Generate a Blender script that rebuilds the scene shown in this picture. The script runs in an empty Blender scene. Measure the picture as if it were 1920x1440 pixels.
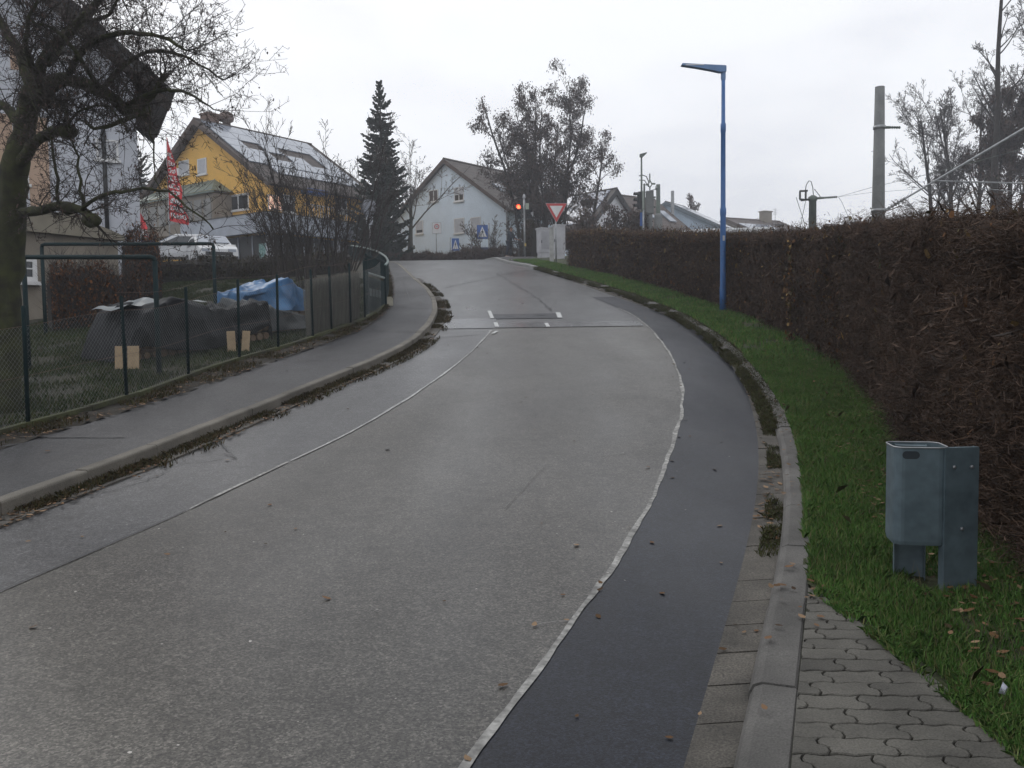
import bpy, math, random
import numpy as np
from mathutils import Vector, Matrix
C = bpy.context.scene.collection
S = bpy.context.scene
rad = math.radians
# ---------------------------------------------------------------- camera
F, HR, EYE, ROLL = 1600.0, 620.0, 1.55, rad(0.8)
PIT = math.atan((720-HR)/F)
Fv = Vector((0, math.cos(PIT), -math.sin(PIT)))
U0 = Vector((0, math.sin(PIT), math.cos(PIT))); R0 = Vector((1, 0, 0))
Rv = R0*math.cos(ROLL) - U0*math.sin(ROLL)
Uv = U0*math.cos(ROLL) + R0*math.sin(ROLL)
cam = bpy.data.cameras.new('camera'); camo = bpy.data.objects.new('camera', cam); C.objects.link(camo)
M = Matrix((Rv, Uv, -Fv)).transposed().to_4x4(); M.translation = Vector((0, 0, EYE)); camo.matrix_world = M
cam.sensor_width = 36; cam.lens = F/1920*36; cam.clip_start = 0.05; cam.clip_end = 3000
S.camera = camo
# ---------------------------------------------------------------- world, sun, exposure
S.view_settings.view_transform = 'Standard'; S.view_settings.look = 'None'
S.view_settings.exposure = 0.0; S.view_settings.gamma = 1
W = bpy.data.worlds.new('World'); S.world = W; W.use_nodes = True
SUN_EL, SUN_AZ = rad(38), rad(-35)
nt = W.node_tree; nt.nodes.clear()
def wn(t, **k):
    n = nt.nodes.new(t)
    for a, b in k.items(): setattr(n, a, b)
    return n
wo = wn('ShaderNodeOutputWorld'); sky = wn('ShaderNodeTexSky', sky_type='NISHITA')
sky.sun_disc = False; sky.sun_elevation = SUN_EL; sky.sun_rotation = SUN_AZ; sky.dust_density = 3
b1 = wn('ShaderNodeBackground'); b1.inputs[1].default_value = 0.1; nt.links.new(sky.outputs[0], b1.inputs[0])
tc = wn('ShaderNodeTexCoord'); mp = wn('ShaderNodeMapping'); mp.inputs['Scale'].default_value = (1.0, 1.0, 2.6)
mp.inputs['Location'].default_value = (0.35, 0.1, 0.25)
nz = wn('ShaderNodeTexNoise'); nz.inputs['Scale'].default_value = 2.3; nz.inputs['Detail'].default_value = 6; nz.inputs['Roughness'].default_value = 0.5
nt.links.new(tc.outputs['Generated'], mp.inputs[0]); nt.links.new(mp.outputs[0], nz.inputs[0])
rp = wn('ShaderNodeValToRGB'); e = rp.color_ramp.elements
e[0].position = 0.34; e[0].color = (0.88, 0.905, 0.97, 1); e[1].position = 0.55; e[1].color = (1.12, 1.14, 1.18, 1)
el = rp.color_ramp.elements.new(0.47); el.color = (1.06, 1.075, 1.12, 1)
nt.links.new(nz.outputs[0], rp.inputs[0])
b2 = wn('ShaderNodeBackground'); b2.inputs[1].default_value = 1.0; nt.links.new(rp.outputs[0], b2.inputs[0])
mx = wn('ShaderNodeMixShader'); mx.inputs[0].default_value = 0.93
nt.links.new(b1.outputs[0], mx.inputs[1]); nt.links.new(b2.outputs[0], mx.inputs[2]); nt.links.new(mx.outputs[0], wo.inputs[0])
sl = bpy.data.lights.new('sun', 'SUN'); sl.energy = 0.6; sl.angle = rad(20); sl.color = (1, 0.97, 0.93)
so = bpy.data.objects.new('sun', sl); C.objects.link(so)
sd = Vector((math.sin(SUN_AZ)*math.cos(SUN_EL), math.cos(SUN_AZ)*math.cos(SUN_EL), math.sin(SUN_EL)))
so.rotation_euler = (-sd).to_track_quat('-Z', 'Y').to_euler()
# ---------------------------------------------------------------- terrain height and pixel tools
_Y = np.linspace(-60, 500, 5601)
_Z = np.interp(_Y, [-60, -20, 0, 4, 7, 11, 15, 20, 28, 36, 42, 46, 52, 60, 90, 500],
               [-.5, -.25, 0, .05, .2, .58, 1.1, 1.8, 2.95, 4.1, 4.93, 5.38, 5.8, 6.1, 6.3, 7])
_k = np.ones(25)/25; _Z = np.convolve(np.pad(_Z, 12, mode='edge'), _k, 'valid')
def g(y): return float(np.interp(y, _Y, _Z))
def ray(px, py): return Fv + Rv*((px-960)/F) - Uv*((py-720)/F)
def at(px, py, Y):
    d = ray(px, py); t = Y/d.y
    return Vector((0, 0, EYE)) + d*t
def pxof(P):
    d = Vector(P)-Vector((0, 0, EYE)); w = d.dot(Fv)
    return (960+F*d.dot(Rv)/w, 720-F*d.dot(Uv)/w)
def hit(px, py, off=0.0):
    d = ray(px, py); prev = 0.8; y = 0.8
    while y < 60:
        z = EYE + d.z*y/d.y
        if z <= g(y)+off: break
        prev = y; y += 0.1
    a, b = prev, y
    for _ in range(30):
        m = (a+b)/2
        if EYE+d.z*m/d.y <= g(m)+off: b = m
        else: a = m
    return Vector((d.x*b/d.y, b, g(b)+off))
def col(px, Y, off=0.0):           # ground point at depth Y under image column px
    x = (px-960)/F*Y; z = g(Y)+off
    for _ in range(6):
        q = pxof((x, Y, z)); x += (px-q[0])*Y/F
    return Vector((x, Y, z))
def edge(pts, off=0.0):            # list of (px,py) or (px,'Y',Y) -> X(Y)
    L = []
    for p in pts:
        v = col(p[0], p[2], off) if len(p) == 3 else hit(p[0], p[1], off)
        L.append((v.y, v.x))
    L.sort(); ys = np.array([a for a, b in L]); xs = np.array([b for a, b in L])
    yy = np.arange(ys[0]-6, ys[-1]+6, 0.05); xx = np.interp(yy, ys, xs)
    sl0 = (xs[1]-xs[0])/(ys[1]-ys[0]); xx = np.where(yy < ys[0], xs[0]+(yy-ys[0])*sl0, xx)
    sl1 = (xs[-1]-xs[-2])/(ys[-1]-ys[-2]); xx = np.where(yy > ys[-1], xs[-1]+(yy-ys[-1])*sl1, xx)
    for w in (15, 15):
        xx = np.convolve(np.pad(xx, w, mode='reflect', reflect_type='odd'), np.ones(2*w+1)/(2*w+1), 'valid')
    return lambda y: np.interp(y, yy, xx)
# ---------------------------------------------------------------- object tools
ORG = {}
def tag(o, label=None, cat=None, group=None, kind=None):
    if label: o['label'] = label
    if cat: o['category'] = cat
    if group: o['group'] = group
    if kind: o['kind'] = kind
    return o
def thing(name, loc, label, cat, group=None):
    o = bpy.data.objects.new(name, None); o.empty_display_size = 0.2; C.objects.link(o)
    o.location = loc; ORG[o.name] = Vector(loc); return tag(o, label, cat, group)
def link(name, me, mats, parent=None, smooth=False, origin=None):
    o = bpy.data.objects.new(name, me); C.objects.link(o)
    for m in (mats if isinstance(mats, (list, tuple)) else [mats]): me.materials.append(m)
    if smooth:
        me.polygons.foreach_set('use_smooth', [True]*len(me.polygons))
    if parent:
        og = ORG[parent.name]; o.parent = parent
    else:
        og = Vector(origin) if origin is not None else Vector((0, 0, 0)); o.location = og
    ORG[o.name] = og
    if og.length > 0: me.transform(Matrix.Translation(-og))
    return o
class MB:
    def __init__(s): s.v = []; s.f = []; s.m = []
    def add(s, vs, fs, mi=0):
        b = len(s.v); s.v += [tuple(x) for x in vs]
        for f in fs: s.f.append(tuple(b+i for i in f)); s.m.append(mi)
    def poly(s, vs, mi=0): s.add(vs, [tuple(range(len(vs)))], mi)
    def obox(s, o, a, b, c, mi=0):         # corner + three edge vectors
        o, a, b, c = Vector(o), Vector(a), Vector(b), Vector(c)
        vs = [o, o+a, o+a+b, o+b, o+c, o+a+c, o+a+b+c, o+b+c]
        s.add(vs, [(0, 3, 2, 1), (4, 5, 6, 7), (0, 1, 5, 4), (1, 2, 6, 5), (2, 3, 7, 6), (3, 0, 4, 7)], mi)
    def cbox(s, c, u, v, w, su, sv, sw, mi=0):
        c = Vector(c); u = Vector(u).normalized()*su; v = Vector(v).normalized()*sv; w = Vector(w).normalized()*sw
        s.obox(c-(u+v+w)/2, u, v, w, mi)
    def box(s, c, sx, sy, sz, mi=0): s.cbox(c, (1, 0, 0), (0, 1, 0), (0, 0, 1), sx, sy, sz, mi)
    def tube(s, pts, rads, n=6, cap=True, mi=0):
        pts = [Vector(p) for p in pts]
        if not isinstance(rads, (list, tuple)): rads = [rads]*len(pts)
        b = len(s.v); N = None
        for i, p in enumerate(pts):
            t = (pts[min(i+1, len(pts)-1)]-pts[max(i-1, 0)])
            if t.length < 1e-9: t = Vector((0, 0, 1))
            t.normalize()
            if N is None: N = t.orthogonal().normalized()
            else:
                N = N - t*N.dot(t)
                N = N.normalized() if N.length > 1e-6 else t.orthogonal().normalized()
            B = t.cross(N)
            for k in range(n):
                a = 2*math.pi*k/n; s.v.append(tuple(p+(N*math.cos(a)+B*math.sin(a))*rads[i]))
        for i in range(len(pts)-1):
            for k in range(n):
                k2 = (k+1) % n
                s.f.append((b+i*n+k, b+i*n+k2, b+(i+1)*n+k2, b+(i+1)*n+k)); s.m.append(mi)
        if cap:
            s.f.append(tuple(b+k for k in range(n))[::-1]); s.m.append(mi)
            s.f.append(tuple(b+(len(pts)-1)*n+k for k in range(n))); s.m.append(mi)
    def prism(s, outline, depth, mi=0):    # outline: list of vectors (planar), depth: vector
        d = Vector(depth); n = len(outline); o = [Vector(p) for p in outline]
        s.add(o+[p+d for p in o], [tuple(range(n))[::-1], tuple(range(n, 2*n))]+[(i, (i+1) % n, n+(i+1) % n, n+i) for i in range(n)], mi)
    def disc(s, c, nrm, r, th, n=24, mi=0):
        c = Vector(c); nrm = Vector(nrm).normalized(); a = nrm.orthogonal().normalized(); b = nrm.cross(a)
        s.prism([c+(a*math.cos(2*math.pi*i/n)+b*math.sin(2*math.pi*i/n))*r for i in range(n)], nrm*th, mi)
    def build(s, name, mats, parent=None, smooth=False, origin=None):
        me = bpy.data.meshes.new(name); me.from_pydata(s.v, [], s.f)
        o = link(name, me, mats, parent, smooth, origin)
        if isinstance(mats, (list, tuple)) and len(mats) > 1: me.polygons.foreach_set('material_index', s.m)
        return o
def np_mesh(name, V, k, mats, parent=None, origin=None, smooth=False, F_=None):
    """V: (N,k,3) separate k-gons, or V (n,3) with F_ (m,k)"""
    if F_ is None:
        n = V.shape[0]; V = V.reshape(-1, 3); F_ = np.arange(n*k).reshape(n, k)
    me = bpy.data.meshes.new(name)
    me.vertices.add(len(V)); me.vertices.foreach_set('co', V.astype(np.float32).ravel())
    m = F_.shape[0]; me.loops.add(m*k); me.loops.foreach_set('vertex_index', F_.astype(np.int32).ravel())
    me.polygons.add(m); me.polygons.foreach_set('loop_start', np.arange(0, m*k, k, dtype=np.int32))
    me.polygons.foreach_set('loop_total', np.full(m, k, dtype=np.int32)); me.update(calc_edges=True); me.validate()
    return link(name, me, mats, parent, smooth, origin)
# ---------------------------------------------------------------- materials
def _m(name):
    m = bpy.data.materials.new(name); m.use_nodes = True; t = m.node_tree; p = t.nodes['Principled BSDF']; return m, t, p
def nd(t, typ, **k):
    n = t.nodes.new(typ)
    for a, b in k.items(): setattr(n, a, b)
    return n
def noise(t, scale, detail=3, coord='Object', rough=.5, vec=None):
    n = nd(t, 'ShaderNodeTexNoise'); n.inputs['Scale'].default_value = scale; n.inputs['Detail'].default_value = detail; n.inputs['Roughness'].default_value = rough
    if vec is None:
        c = nd(t, 'ShaderNodeTexCoord'); vec = c.outputs[coord]
    t.links.new(vec, n.inputs['Vector']); return n
def ramp(t, src, stops):
    r = nd(t, 'ShaderNodeValToRGB'); e = r.color_ramp.elements
    e[0].position = stops[0][0]; e[0].color = (*stops[0][1], 1); e[1].position = stops[-1][0]; e[1].color = (*stops[-1][1], 1)
    for p, c in stops[1:-1]: x = e.new(p); x.color = (*c, 1)
    t.links.new(src, r.inputs[0]); return r
def sc(c, f): return tuple(min(1, x*f) for x in c)
def mul(t, a, b, fac=1.0):
    m = nd(t, 'ShaderNodeMix', data_type='RGBA', blend_type='MULTIPLY'); m.inputs[0].default_value = fac
    t.links.new(a, m.inputs[6]); t.links.new(b, m.inputs[7]); return m.outputs[2]
def bumpn(t, p, src, strength, dist):
    b = nd(t, 'ShaderNodeBump'); b.inputs['Strength'].default_value = strength; b.inputs['Distance'].default_value = dist
    t.links.new(src, b.inputs['Height']); t.links.new(b.outputs[0], p.inputs['Normal'])
def mat(name, c, rough=.8, var=.25, scale=3, metal=0, bump=0, bscale=80, c2=None, spec=.5, fine=0.0):
    m, t, p = _m(name)
    n = noise(t, scale, 5); c2 = c2 or sc(c, 1+var)
    r = ramp(t, n.outputs[0], [(.3, sc(c, 1-var)), (.7, c2)]); out = r.outputs[0]
    if fine:
        n3 = noise(t, bscale, 2); r3 = ramp(t, n3.outputs[0], [(.3, (1-fine,)*3), (.7, (1, 1, 1))]); out = mul(t, out, r3.outputs[0])
    t.links.new(out, p.inputs['Base Color']); p.inputs['Roughness'].default_value = rough; p.inputs['Metallic'].default_value = metal
    p.inputs['Specular IOR Level'].default_value = spec
    if bump:
        n2 = noise(t, bscale, 3); bumpn(t, p, n2.outputs[0], bump, .01)
    return m
def leafm(name, cols, rough=.75, spec=.2, clump=.35, cs=1.5):
    m, t, p = _m(name); ge = nd(t, 'ShaderNodeNewGeometry')
    st = [(i/(len(cols)-1), c) for i, c in enumerate(cols)]
    r = ramp(t, ge.outputs['Random Per Island'], st); n = noise(t, cs, 3)
    r2 = ramp(t, n.outputs[0], [(.3, (1-clump,)*3), (.7, (1, 1, 1))])
    t.links.new(mul(t, r.outputs[0], r2.outputs[0]), p.inputs['Base Color']); p.inputs['Roughness'].default_value = rough
    p.inputs['Specular IOR Level'].default_value = spec; return m
def asphalt(name, dark, light, rough=(.42, .62), scale=95, tint=(1, 1, 1), streak=.25, big=.42, bump=.35, spec=.33):
    m, t, p = _m(name); c = nd(t, 'ShaderNodeTexCoord'); V = c.outputs['Object']
    vo = nd(t, 'ShaderNodeTexVoronoi'); vo.inputs['Scale'].default_value = scale; t.links.new(V, vo.inputs['Vector'])
    sx = nd(t, 'ShaderNodeSeparateColor'); t.links.new(vo.outputs['Color'], sx.inputs[0])
    r = ramp(t, sx.outputs[0], [(0, sc(dark, 1.3)), (.45, tuple((a+b)/2*1.5 for a, b in zip(dark, light))), (.8, sc(light, 1.45)), (1, sc(light, 2.3))])
    nf = noise(t, 14, 6, vec=V, rough=.85); rf = ramp(t, nf.outputs[0], [(.34, (.75,)*3), (.66, (1.0,)*3)])
    o = mul(t, r.outputs[0], rf.outputs[0])
    ng = noise(t, 42, 1, vec=V, rough=.5); rg = ramp(t, ng.outputs[0], [(.36, (.62,)*3), (.64, (1.0,)*3)]); o = mul(t, o, rg.outputs[0])
    nq = noise(t, 9, 3, vec=V, rough=.7); rq = ramp(t, nq.outputs[0], [(.35, (.72,)*3), (.62, (1.0,)*3)]); o = mul(t, o, rq.outputs[0])
    mpn = nd(t, 'ShaderNodeMapping'); mpn.inputs['Scale'].default_value = (1, .35, 1); t.links.new(V, mpn.inputs[0])
    nb = noise(t, .55, 5, vec=mpn.outputs[0], rough=.6); rb = ramp(t, nb.outputs[0], [(.3, (1-big,)*3), (.68, tint)])
    o = mul(t, o, rb.outputs[0])
    nl = noise(t, 2.1, 6, vec=V, rough=.7); rl_ = ramp(t, nl.outputs[0], [(.32, (.74,)*3), (.5, (.95,)*3), (.66, (1.0,)*3)]); o = mul(t, o, rl_.outputs[0]); t.links.new(o, p.inputs['Base Color'])
    nr = noise(t, .8, 4, vec=mpn.outputs[0]); mr = nd(t, 'ShaderNodeMapRange')
    mr.inputs[1].default_value = .3; mr.inputs[2].default_value = .7; mr.inputs[3].default_value = rough[0]; mr.inputs[4].default_value = rough[1]
    t.links.new(nr.outputs[0], mr.inputs[0]); t.links.new(mr.outputs[0], p.inputs['Roughness'])
    p.inputs['Specular IOR Level'].default_value = spec; bumpn(t, p, sx.outputs[0], bump, .004); return m
def tiles(name, c, c2, sx, sz, axis_u, rough=.7):
    """roof tiles: rows/columns from a brick texture laid in object space along axis_u"""
    m, t, p = _m(name); tcn = nd(t, 'ShaderNodeTexCoord'); dp = nd(t, 'ShaderNodeVectorMath', operation='DOT_PRODUCT')
    dp.inputs[1].default_value = axis_u; t.links.new(tcn.outputs['Object'], dp.inputs[0])
    sp = nd(t, 'ShaderNodeSeparateXYZ'); t.links.new(tcn.outputs['Object'], sp.inputs[0])
    cb = nd(t, 'ShaderNodeCombineXYZ'); t.links.new(dp.outputs['Value'], cb.inputs[0]); t.links.new(sp.outputs[2], cb.inputs[1])
    br = nd(t, 'ShaderNodeTexBrick'); br.inputs['Scale'].default_value = 1; br.inputs['Brick Width'].default_value = sx; br.inputs['Row Height'].default_value = sz
    br.inputs['Color1'].default_value = (*c, 1); br.inputs['Color2'].default_value = (*c2, 1); br.inputs['Mortar'].default_value = (*sc(c, .35), 1); br.inputs['Mortar Size'].default_value = .02
    t.links.new(cb.outputs[0], br.inputs['Vector']); n = noise(t, .9, 4); r = ramp(t, n.outputs[0], [(.3, (.7,)*3), (.7, (1, 1, 1))])
    t.links.new(mul(t, br.outputs[0], r.outputs[0]), p.inputs['Base Color']); p.inputs['Roughness'].default_value = rough
    bumpn(t, p, br.outputs['Fac'], .4, .03); return m
def glow(name, c, s):
    m, t, p = _m(name); p.inputs['Base Color'].default_value = (*c, 1); p.inputs['Emission Color'].default_value = (*c, 1); p.inputs['Emission Strength'].default_value = s; return m

Mroad = asphalt('asphalt_old', (.036, .037, .041), (.118, .118, .120), (.27, .42), scale=115)
Mlane = asphalt('asphalt_warm', (.038, .036, .033), (.124, .117, .105), (.29, .44), tint=(1, .99, .96), scale=115)
Mpatch = asphalt('asphalt_new', (.005, .006, .011), (.021, .025, .037), (.32, .48), scale=130, big=.45, spec=.2)
Mwet = asphalt('asphalt_wet', (.045, .048, .052), (.13, .135, .14), (.18, .34), big=.35, bump=.15, spec=.5)
Mwalk = asphalt('asphalt_walk', (.022, .023, .026), (.060, .060, .064), (.40, .58), scale=120, big=.35, spec=.2)
Mseal = mat('joint_sealant', (.36, .355, .335), .7, .4, 5, bscale=25, fine=.6)
Mseald = mat('joint_dark', (.022, .023, .027), .5, .2, 6)
Mpaint = mat('road_paint', (.55, .56, .55), .6, .2, 20, fine=.35, bscale=50)
Mkerbr = mat('kerb_concrete_dirty', (.125, .120, .112), .85, .4, 2.2, bump=.4, bscale=120, fine=.4)
Mkerb = mat('kerb_concrete', (.165, .150, .125), .85, .32, 2.2, bump=.4, bscale=120, fine=.4)
Mkerbd = mat('gutter_concrete', (.105, .095, .080), .8, .45, 3.5, bump=.6, bscale=110, fine=.65)
Mkerbl = mat('kerb_new_concrete', (.24, .24, .235), .8, .15, 2, fine=.2)
Mpaver = mat('paver_concrete', (.135, .128, .110), .8, .35, 3.5, bump=.5, bscale=140, fine=.42)
Msoil = mat('soil', (.030, .024, .016), .95, .4, 5, bump=.8, bscale=30, fine=.5)
Mlawn = mat('lawn_base', (.034, .060, .016), .95, .45, 1.6, bump=.8, bscale=25, c2=(.06, .065, .022), fine=.5)
Mmoss = mat('mossy_concrete', (.07, .065, .045), .95, .4, 2.5, c2=(.075, .085, .02), bump=.7, bscale=60, fine=.5)
Mterr = mat('terrain', (.04, .045, .022), .95, .4, .4, bump=.4, bscale=8)
Mgrass = leafm('grass_blades', [(.050, .115, .024), (.085, .200, .038), (.125, .235, .052), (.20, .19, .08)], cs=2.5)
Mgrass2 = leafm('garden_grass', [(.018, .036, .009), (.035, .062, .013), (.075, .07, .024)], cs=1.2)
Mweed = leafm('weeds', [(.03, .03, .01), (.06, .06, .018), (.09, .06, .025), (.05, .035, .018)], cs=3)
Mfall = leafm('fallen_leaves', [(.04, .022, .010), (.10, .052, .020), (.17, .09, .045), (.30, .20, .12), (.06, .035, .015)], cs=3, clump=.2)
Mtwig = leafm('hedge_twigs', [(.034, .022, .016), (.080, .050, .035), (.145, .092, .063)], cs=1.2, clump=.45)
Mhleaf = leafm('hedge_leaves', [(.035, .018, .010), (.075, .036, .014), (.17, .075, .025), (.028, .034, .012), (.30, .19, .07)], cs=1.5, clump=.4)
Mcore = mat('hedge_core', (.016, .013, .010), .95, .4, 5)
Mbark = mat('bark_grey', (.050, .044, .036), .9, .35, 8, bump=.8, bscale=30, c2=(.06, .062, .035))
Mbarkd = mat('bark_dark', (.024, .020, .017), .9, .35, 10, bump=.8, bscale=30)
Mtwd = mat('twig_dark', (.030, .024, .021), .85, .3, 3)
Mtwf = mat('twig_far', (.050, .041, .038), .85, .3, 3)  # paler copy of the dark twigs, lens flare over distance put into the colour
Mtwl = mat('twig_light', (.075, .063, .052), .85, .3, 3)
Mmossb = mat('mossy_bark', (.026, .025, .014), .95, .4, 7, bump=.9, bscale=25, c2=(.045, .050, .015))
Mconif = leafm('spruce_needles', [(.010, .020, .013), (.018, .034, .020), (.030, .045, .026)], cs=.9)
Mbleaf = leafm('brown_leaves', [(.062, .046, .045), (.095, .070, .064), (.12, .078, .064), (.078, .070, .052)], cs=.8, clump=.35)
Morange = leafm('beech_leaves', [(.05, .022, .010), (.12, .045, .014), (.20, .075, .02), (.06, .04, .02)], cs=1.5)
Mgreenm = mat('green_paint', (.003, .016, .018), .7, .25, 6, spec=.2)
Mgalv = mat('galvanised', (.30, .31, .32), .45, .2, 8, metal=.6)
Mwire = mat('wire_mesh', (.19, .20, .195), .5, .2, 8, metal=.4)
Mbin = mat('bin_metal', (.105, .150, .175), .55, .15, 3.5, metal=.25, c2=(.135, .185, .21), fine=.25, bscale=14)
Mbind = mat('bin_inside', (.02, .028, .035), .7, .2, 4)
Mblue = mat('lamp_blue', (.035, .115, .30), .5, .15, 5)
Mblueg = mat('lamp_head_blue', (.10, .19, .36), .4, .12, 5)
Mdark = mat('dark_metal', (.018, .02, .022), .5, .2, 6)
Mrub = mat('rubber', (.012, .012, .012), .8, .2, 9)
Mwhite = mat('white_paint', (.62, .62, .62), .55, .08, 3)
Mcab = mat('cabinet_grey', (.38, .38, .40), .7, .12, 3)
Mconcp = mat('pole_concrete', (.155, .165, .17), .8, .2, 2, c2=(.21, .215, .21), fine=.2, bscale=30)
Mconcd = mat('mast_dark', (.10, .115, .12), .7, .25, 2, c2=(.12, .15, .12))
Msignb = mat('sign_blue', (.02, .085, .30), .4, .1, 4)
Msignr = mat('sign_red', (.42, .035, .035), .4, .12, 5)
Mflag = mat('flag_red', (.52, .02, .025), .7, .25, 5)
Mglass = mat('glass_dark', (.025, .03, .035), .12, .3, 1, spec=.8)
Mshut = mat('shutter', (.42, .43, .46), .6, .08, 4)
Mpv = mat('solar_panel', (.24, .27, .32), .2, .1, .8, spec=1.0)
Mpvd = mat('solar_frame', (.12, .12, .13), .5, .1, 3)
Myel = mat('render_yellow', (.74, .43, .09), .9, .07, 1.2, fine=.08)
Mcyan = mat('render_paleblue', (.62, .71, .80), .9, .06, 1.2, fine=.06)
Mwgrey = mat('render_lightgrey', (.50, .52, .57), .9, .1, .8, fine=.08)
Mpeach = mat('render_peach', (.42, .30, .22), .9, .1, 1)
Mwhw = mat('render_white', (.70, .70, .74), .9, .08, 1)
Mblgr = mat('render_bluegrey', (.38, .46, .54), .9, .08, 1)
Mbeige = mat('render_beige', (.24, .21, .17), .9, .2, 1.5, fine=.2)
Mdwood = mat('fascia_dark', (.022, .022, .024), .7, .3, 3)
Mbwood = mat('fascia_brown', (.07, .048, .036), .8, .25, 3)
Mfasc = mat('fascia_grey', (.34, .37, .42), .7, .12, 1.5)
Mcopper = mat('roof_green', (.13, .16, .13), .6, .25, 2)
Mtarpd = mat('tarp_dark', (.008, .009, .011), .6, .3, 3, bump=.5, bscale=14, spec=.18)
Mtarpg = mat('tarp_grey', (.13, .15, .16), .45, .25, 3)
Mtarpb = mat('tarp_blue', (.022, .10, .24), .42, .35, 4, c2=(.04, .16, .34), bump=.5, bscale=10)
Mboard = mat('pale_wood', (.42, .31, .19), .8, .15, 6, fine=.15, bscale=30)
Mlog = mat('firewood', (.16, .105, .06), .9, .35, 6)
Mreed = leafm('reed', [(.10, .095, .08), (.15, .145, .12), (.20, .19, .165)], cs=1.5, clump=.3)
Mcarw = mat('car_white', (.62, .63, .64), .25, .03, 2)
Mskin = mat('skin', (.35, .20, .15), .6, .1, 5)
Mjack = mat('jacket_navy', (.012, .018, .030), .85, .3, 5)
Mtrou = mat('trousers_dark', (.016, .020, .034), .9, .3, 5)
Mhair = mat('hair', (.05, .035, .025), .8, .3, 20)
Mshoe = mat('shoe', (.30, .26, .25), .7, .1, 5)
Mlred = glow('signal_red', (1.0, .06, .02), 9)
Mlwarm = glow('shop_lamp', (1.0, .85, .45), 4)
Mpinkw = glow('lit_window', (1.0, .62, .45), .55)
Mteal = mat('teal_curtain', (.05, .30, .27), .7, .4, 8, c2=(.35, .5, .48))
Mmirror = mat('mirror_back', (.20, .21, .24), .5, .25, 4)
for m_ in (Mpaver,):     # every stone its own tone
    t_ = m_.node_tree; p_ = t_.nodes['Principled BSDF']; src = p_.inputs['Base Color'].links[0].from_socket; ge_ = nd(t_, 'ShaderNodeNewGeometry'); rr_ = ramp(t_, ge_.outputs['Random Per Island'], [(0, (.68, .68, .68)), (1, (1, 1, 1))]); t_.links.new(mul(t_, src, rr_.outputs[0]), p_.inputs['Base Color'])
rng = np.random.default_rng(7)
# ================================================================ GROUND AND ROAD
GR = np.concatenate([np.arange(-6, 60, .25)])
LKp = [(-420, 1130), (0, 968), (110, 930), (220, 888), (330, 846), (430, 803), (520, 763), (620, 722), (700, 690), (770, 655), (806, 622), (822, 592), (818, 568), (803, 546), (780, 528), (748, 'Y', 40), (700, 'Y', 44)]
LK = edge(LKp)
RK = edge([(1378, 1440), (1412, 1270), (1450, 1130), (1466, 1010), (1470, 900), (1458, 820), (1432, 755), (1392, 695), (1335, 640), (1270, 597), (1190, 563), (1100, 533), (1012, 507), (985, 'Y', 38), (950, 'Y', 40.5), (935, 'Y', 43), (925, 'Y', 47), (905, 'Y', 54)])
RG = edge([(1283, 1440), (1328, 1280), (1372, 1140), (1405, 1010), (1424, 900), (1421, 810), (1402, 735), (1362, 670), (1305, 620), (1235, 585), (1165, 560), (1090, 533), (1008, 508), (980, 'Y', 38), (945, 'Y', 40.5), (932, 'Y', 43), (922, 'Y', 47), (902, 'Y', 54)])
WS = edge([(875, 1440), (962, 1310), (1060, 1190), (1148, 1070), (1208, 970), (1250, 870), (1274, 795), (1282, 742), (1274, 698), (1248, 650), (1218, 615), (1187, 590), (1130, 566)])
LS_ = edge([(-260, 1230), (0, 1103), (130, 1058), (330, 968), (500, 884), (610, 838), (750, 758), (850, 690), (890, 655), (912, 630)])
LSW = edge([(-500, 985), (0, 842), (150, 797), (300, 752), (430, 708), (560, 662), (680, 620), (728, 582), (738, 550), (735, 525), (728, 'Y', 40), (690, 'Y', 44)], .12)
LF = edge([(-420, 930), (55, 797), (237, 752), (355, 706), (447, 674), (523, 657), (590, 634), (650, 612), (688, 600), (718, 578), (726, 548), (715, 520), (690, 'Y', 38), (660, 'Y', 43)], .14)
HB = edge([(1048, 498), (1150, 520), (1250, 548), (1330, 575), (1405, 605), (1480, 640), (1556, 690), (1600, 745), (1650, 830), (1712, 925), (1840, 1060)], .12)
PR = edge([(1535, 1108), (1600, 1150), (1660, 1192), (1740, 1252), (1830, 1326), (1920, 1405), (2000, 1480)], .11)
def strip(name, ys, xa, xb, off, m, nx=6, label=None, kind='structure', offb=None, jitter=0):
    ys = np.asarray(ys); V = []
    for y in ys:
        a, b = float(xa(y)), float(xb(y)); z = g(y)
        for i in range(nx+1):
            f = i/nx; o = off if offb is None else off+(offb-off)*f
            V.append((a+(b-a)*f, y, z+o+(rng.uniform(-jitter, jitter) if jitter else 0)))
    V = np.array(V); n = len(ys); idx = np.arange(n*(nx+1)).reshape(n, nx+1)
    Fq = np.stack([idx[:-1, :-1], idx[:-1, 1:], idx[1:, 1:], idx[1:, :-1]], -1).reshape(-1, 4)
    o = np_mesh(name, V, 4, m, F_=Fq, smooth=True)
    tag(o, label, kind=kind); return o
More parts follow.
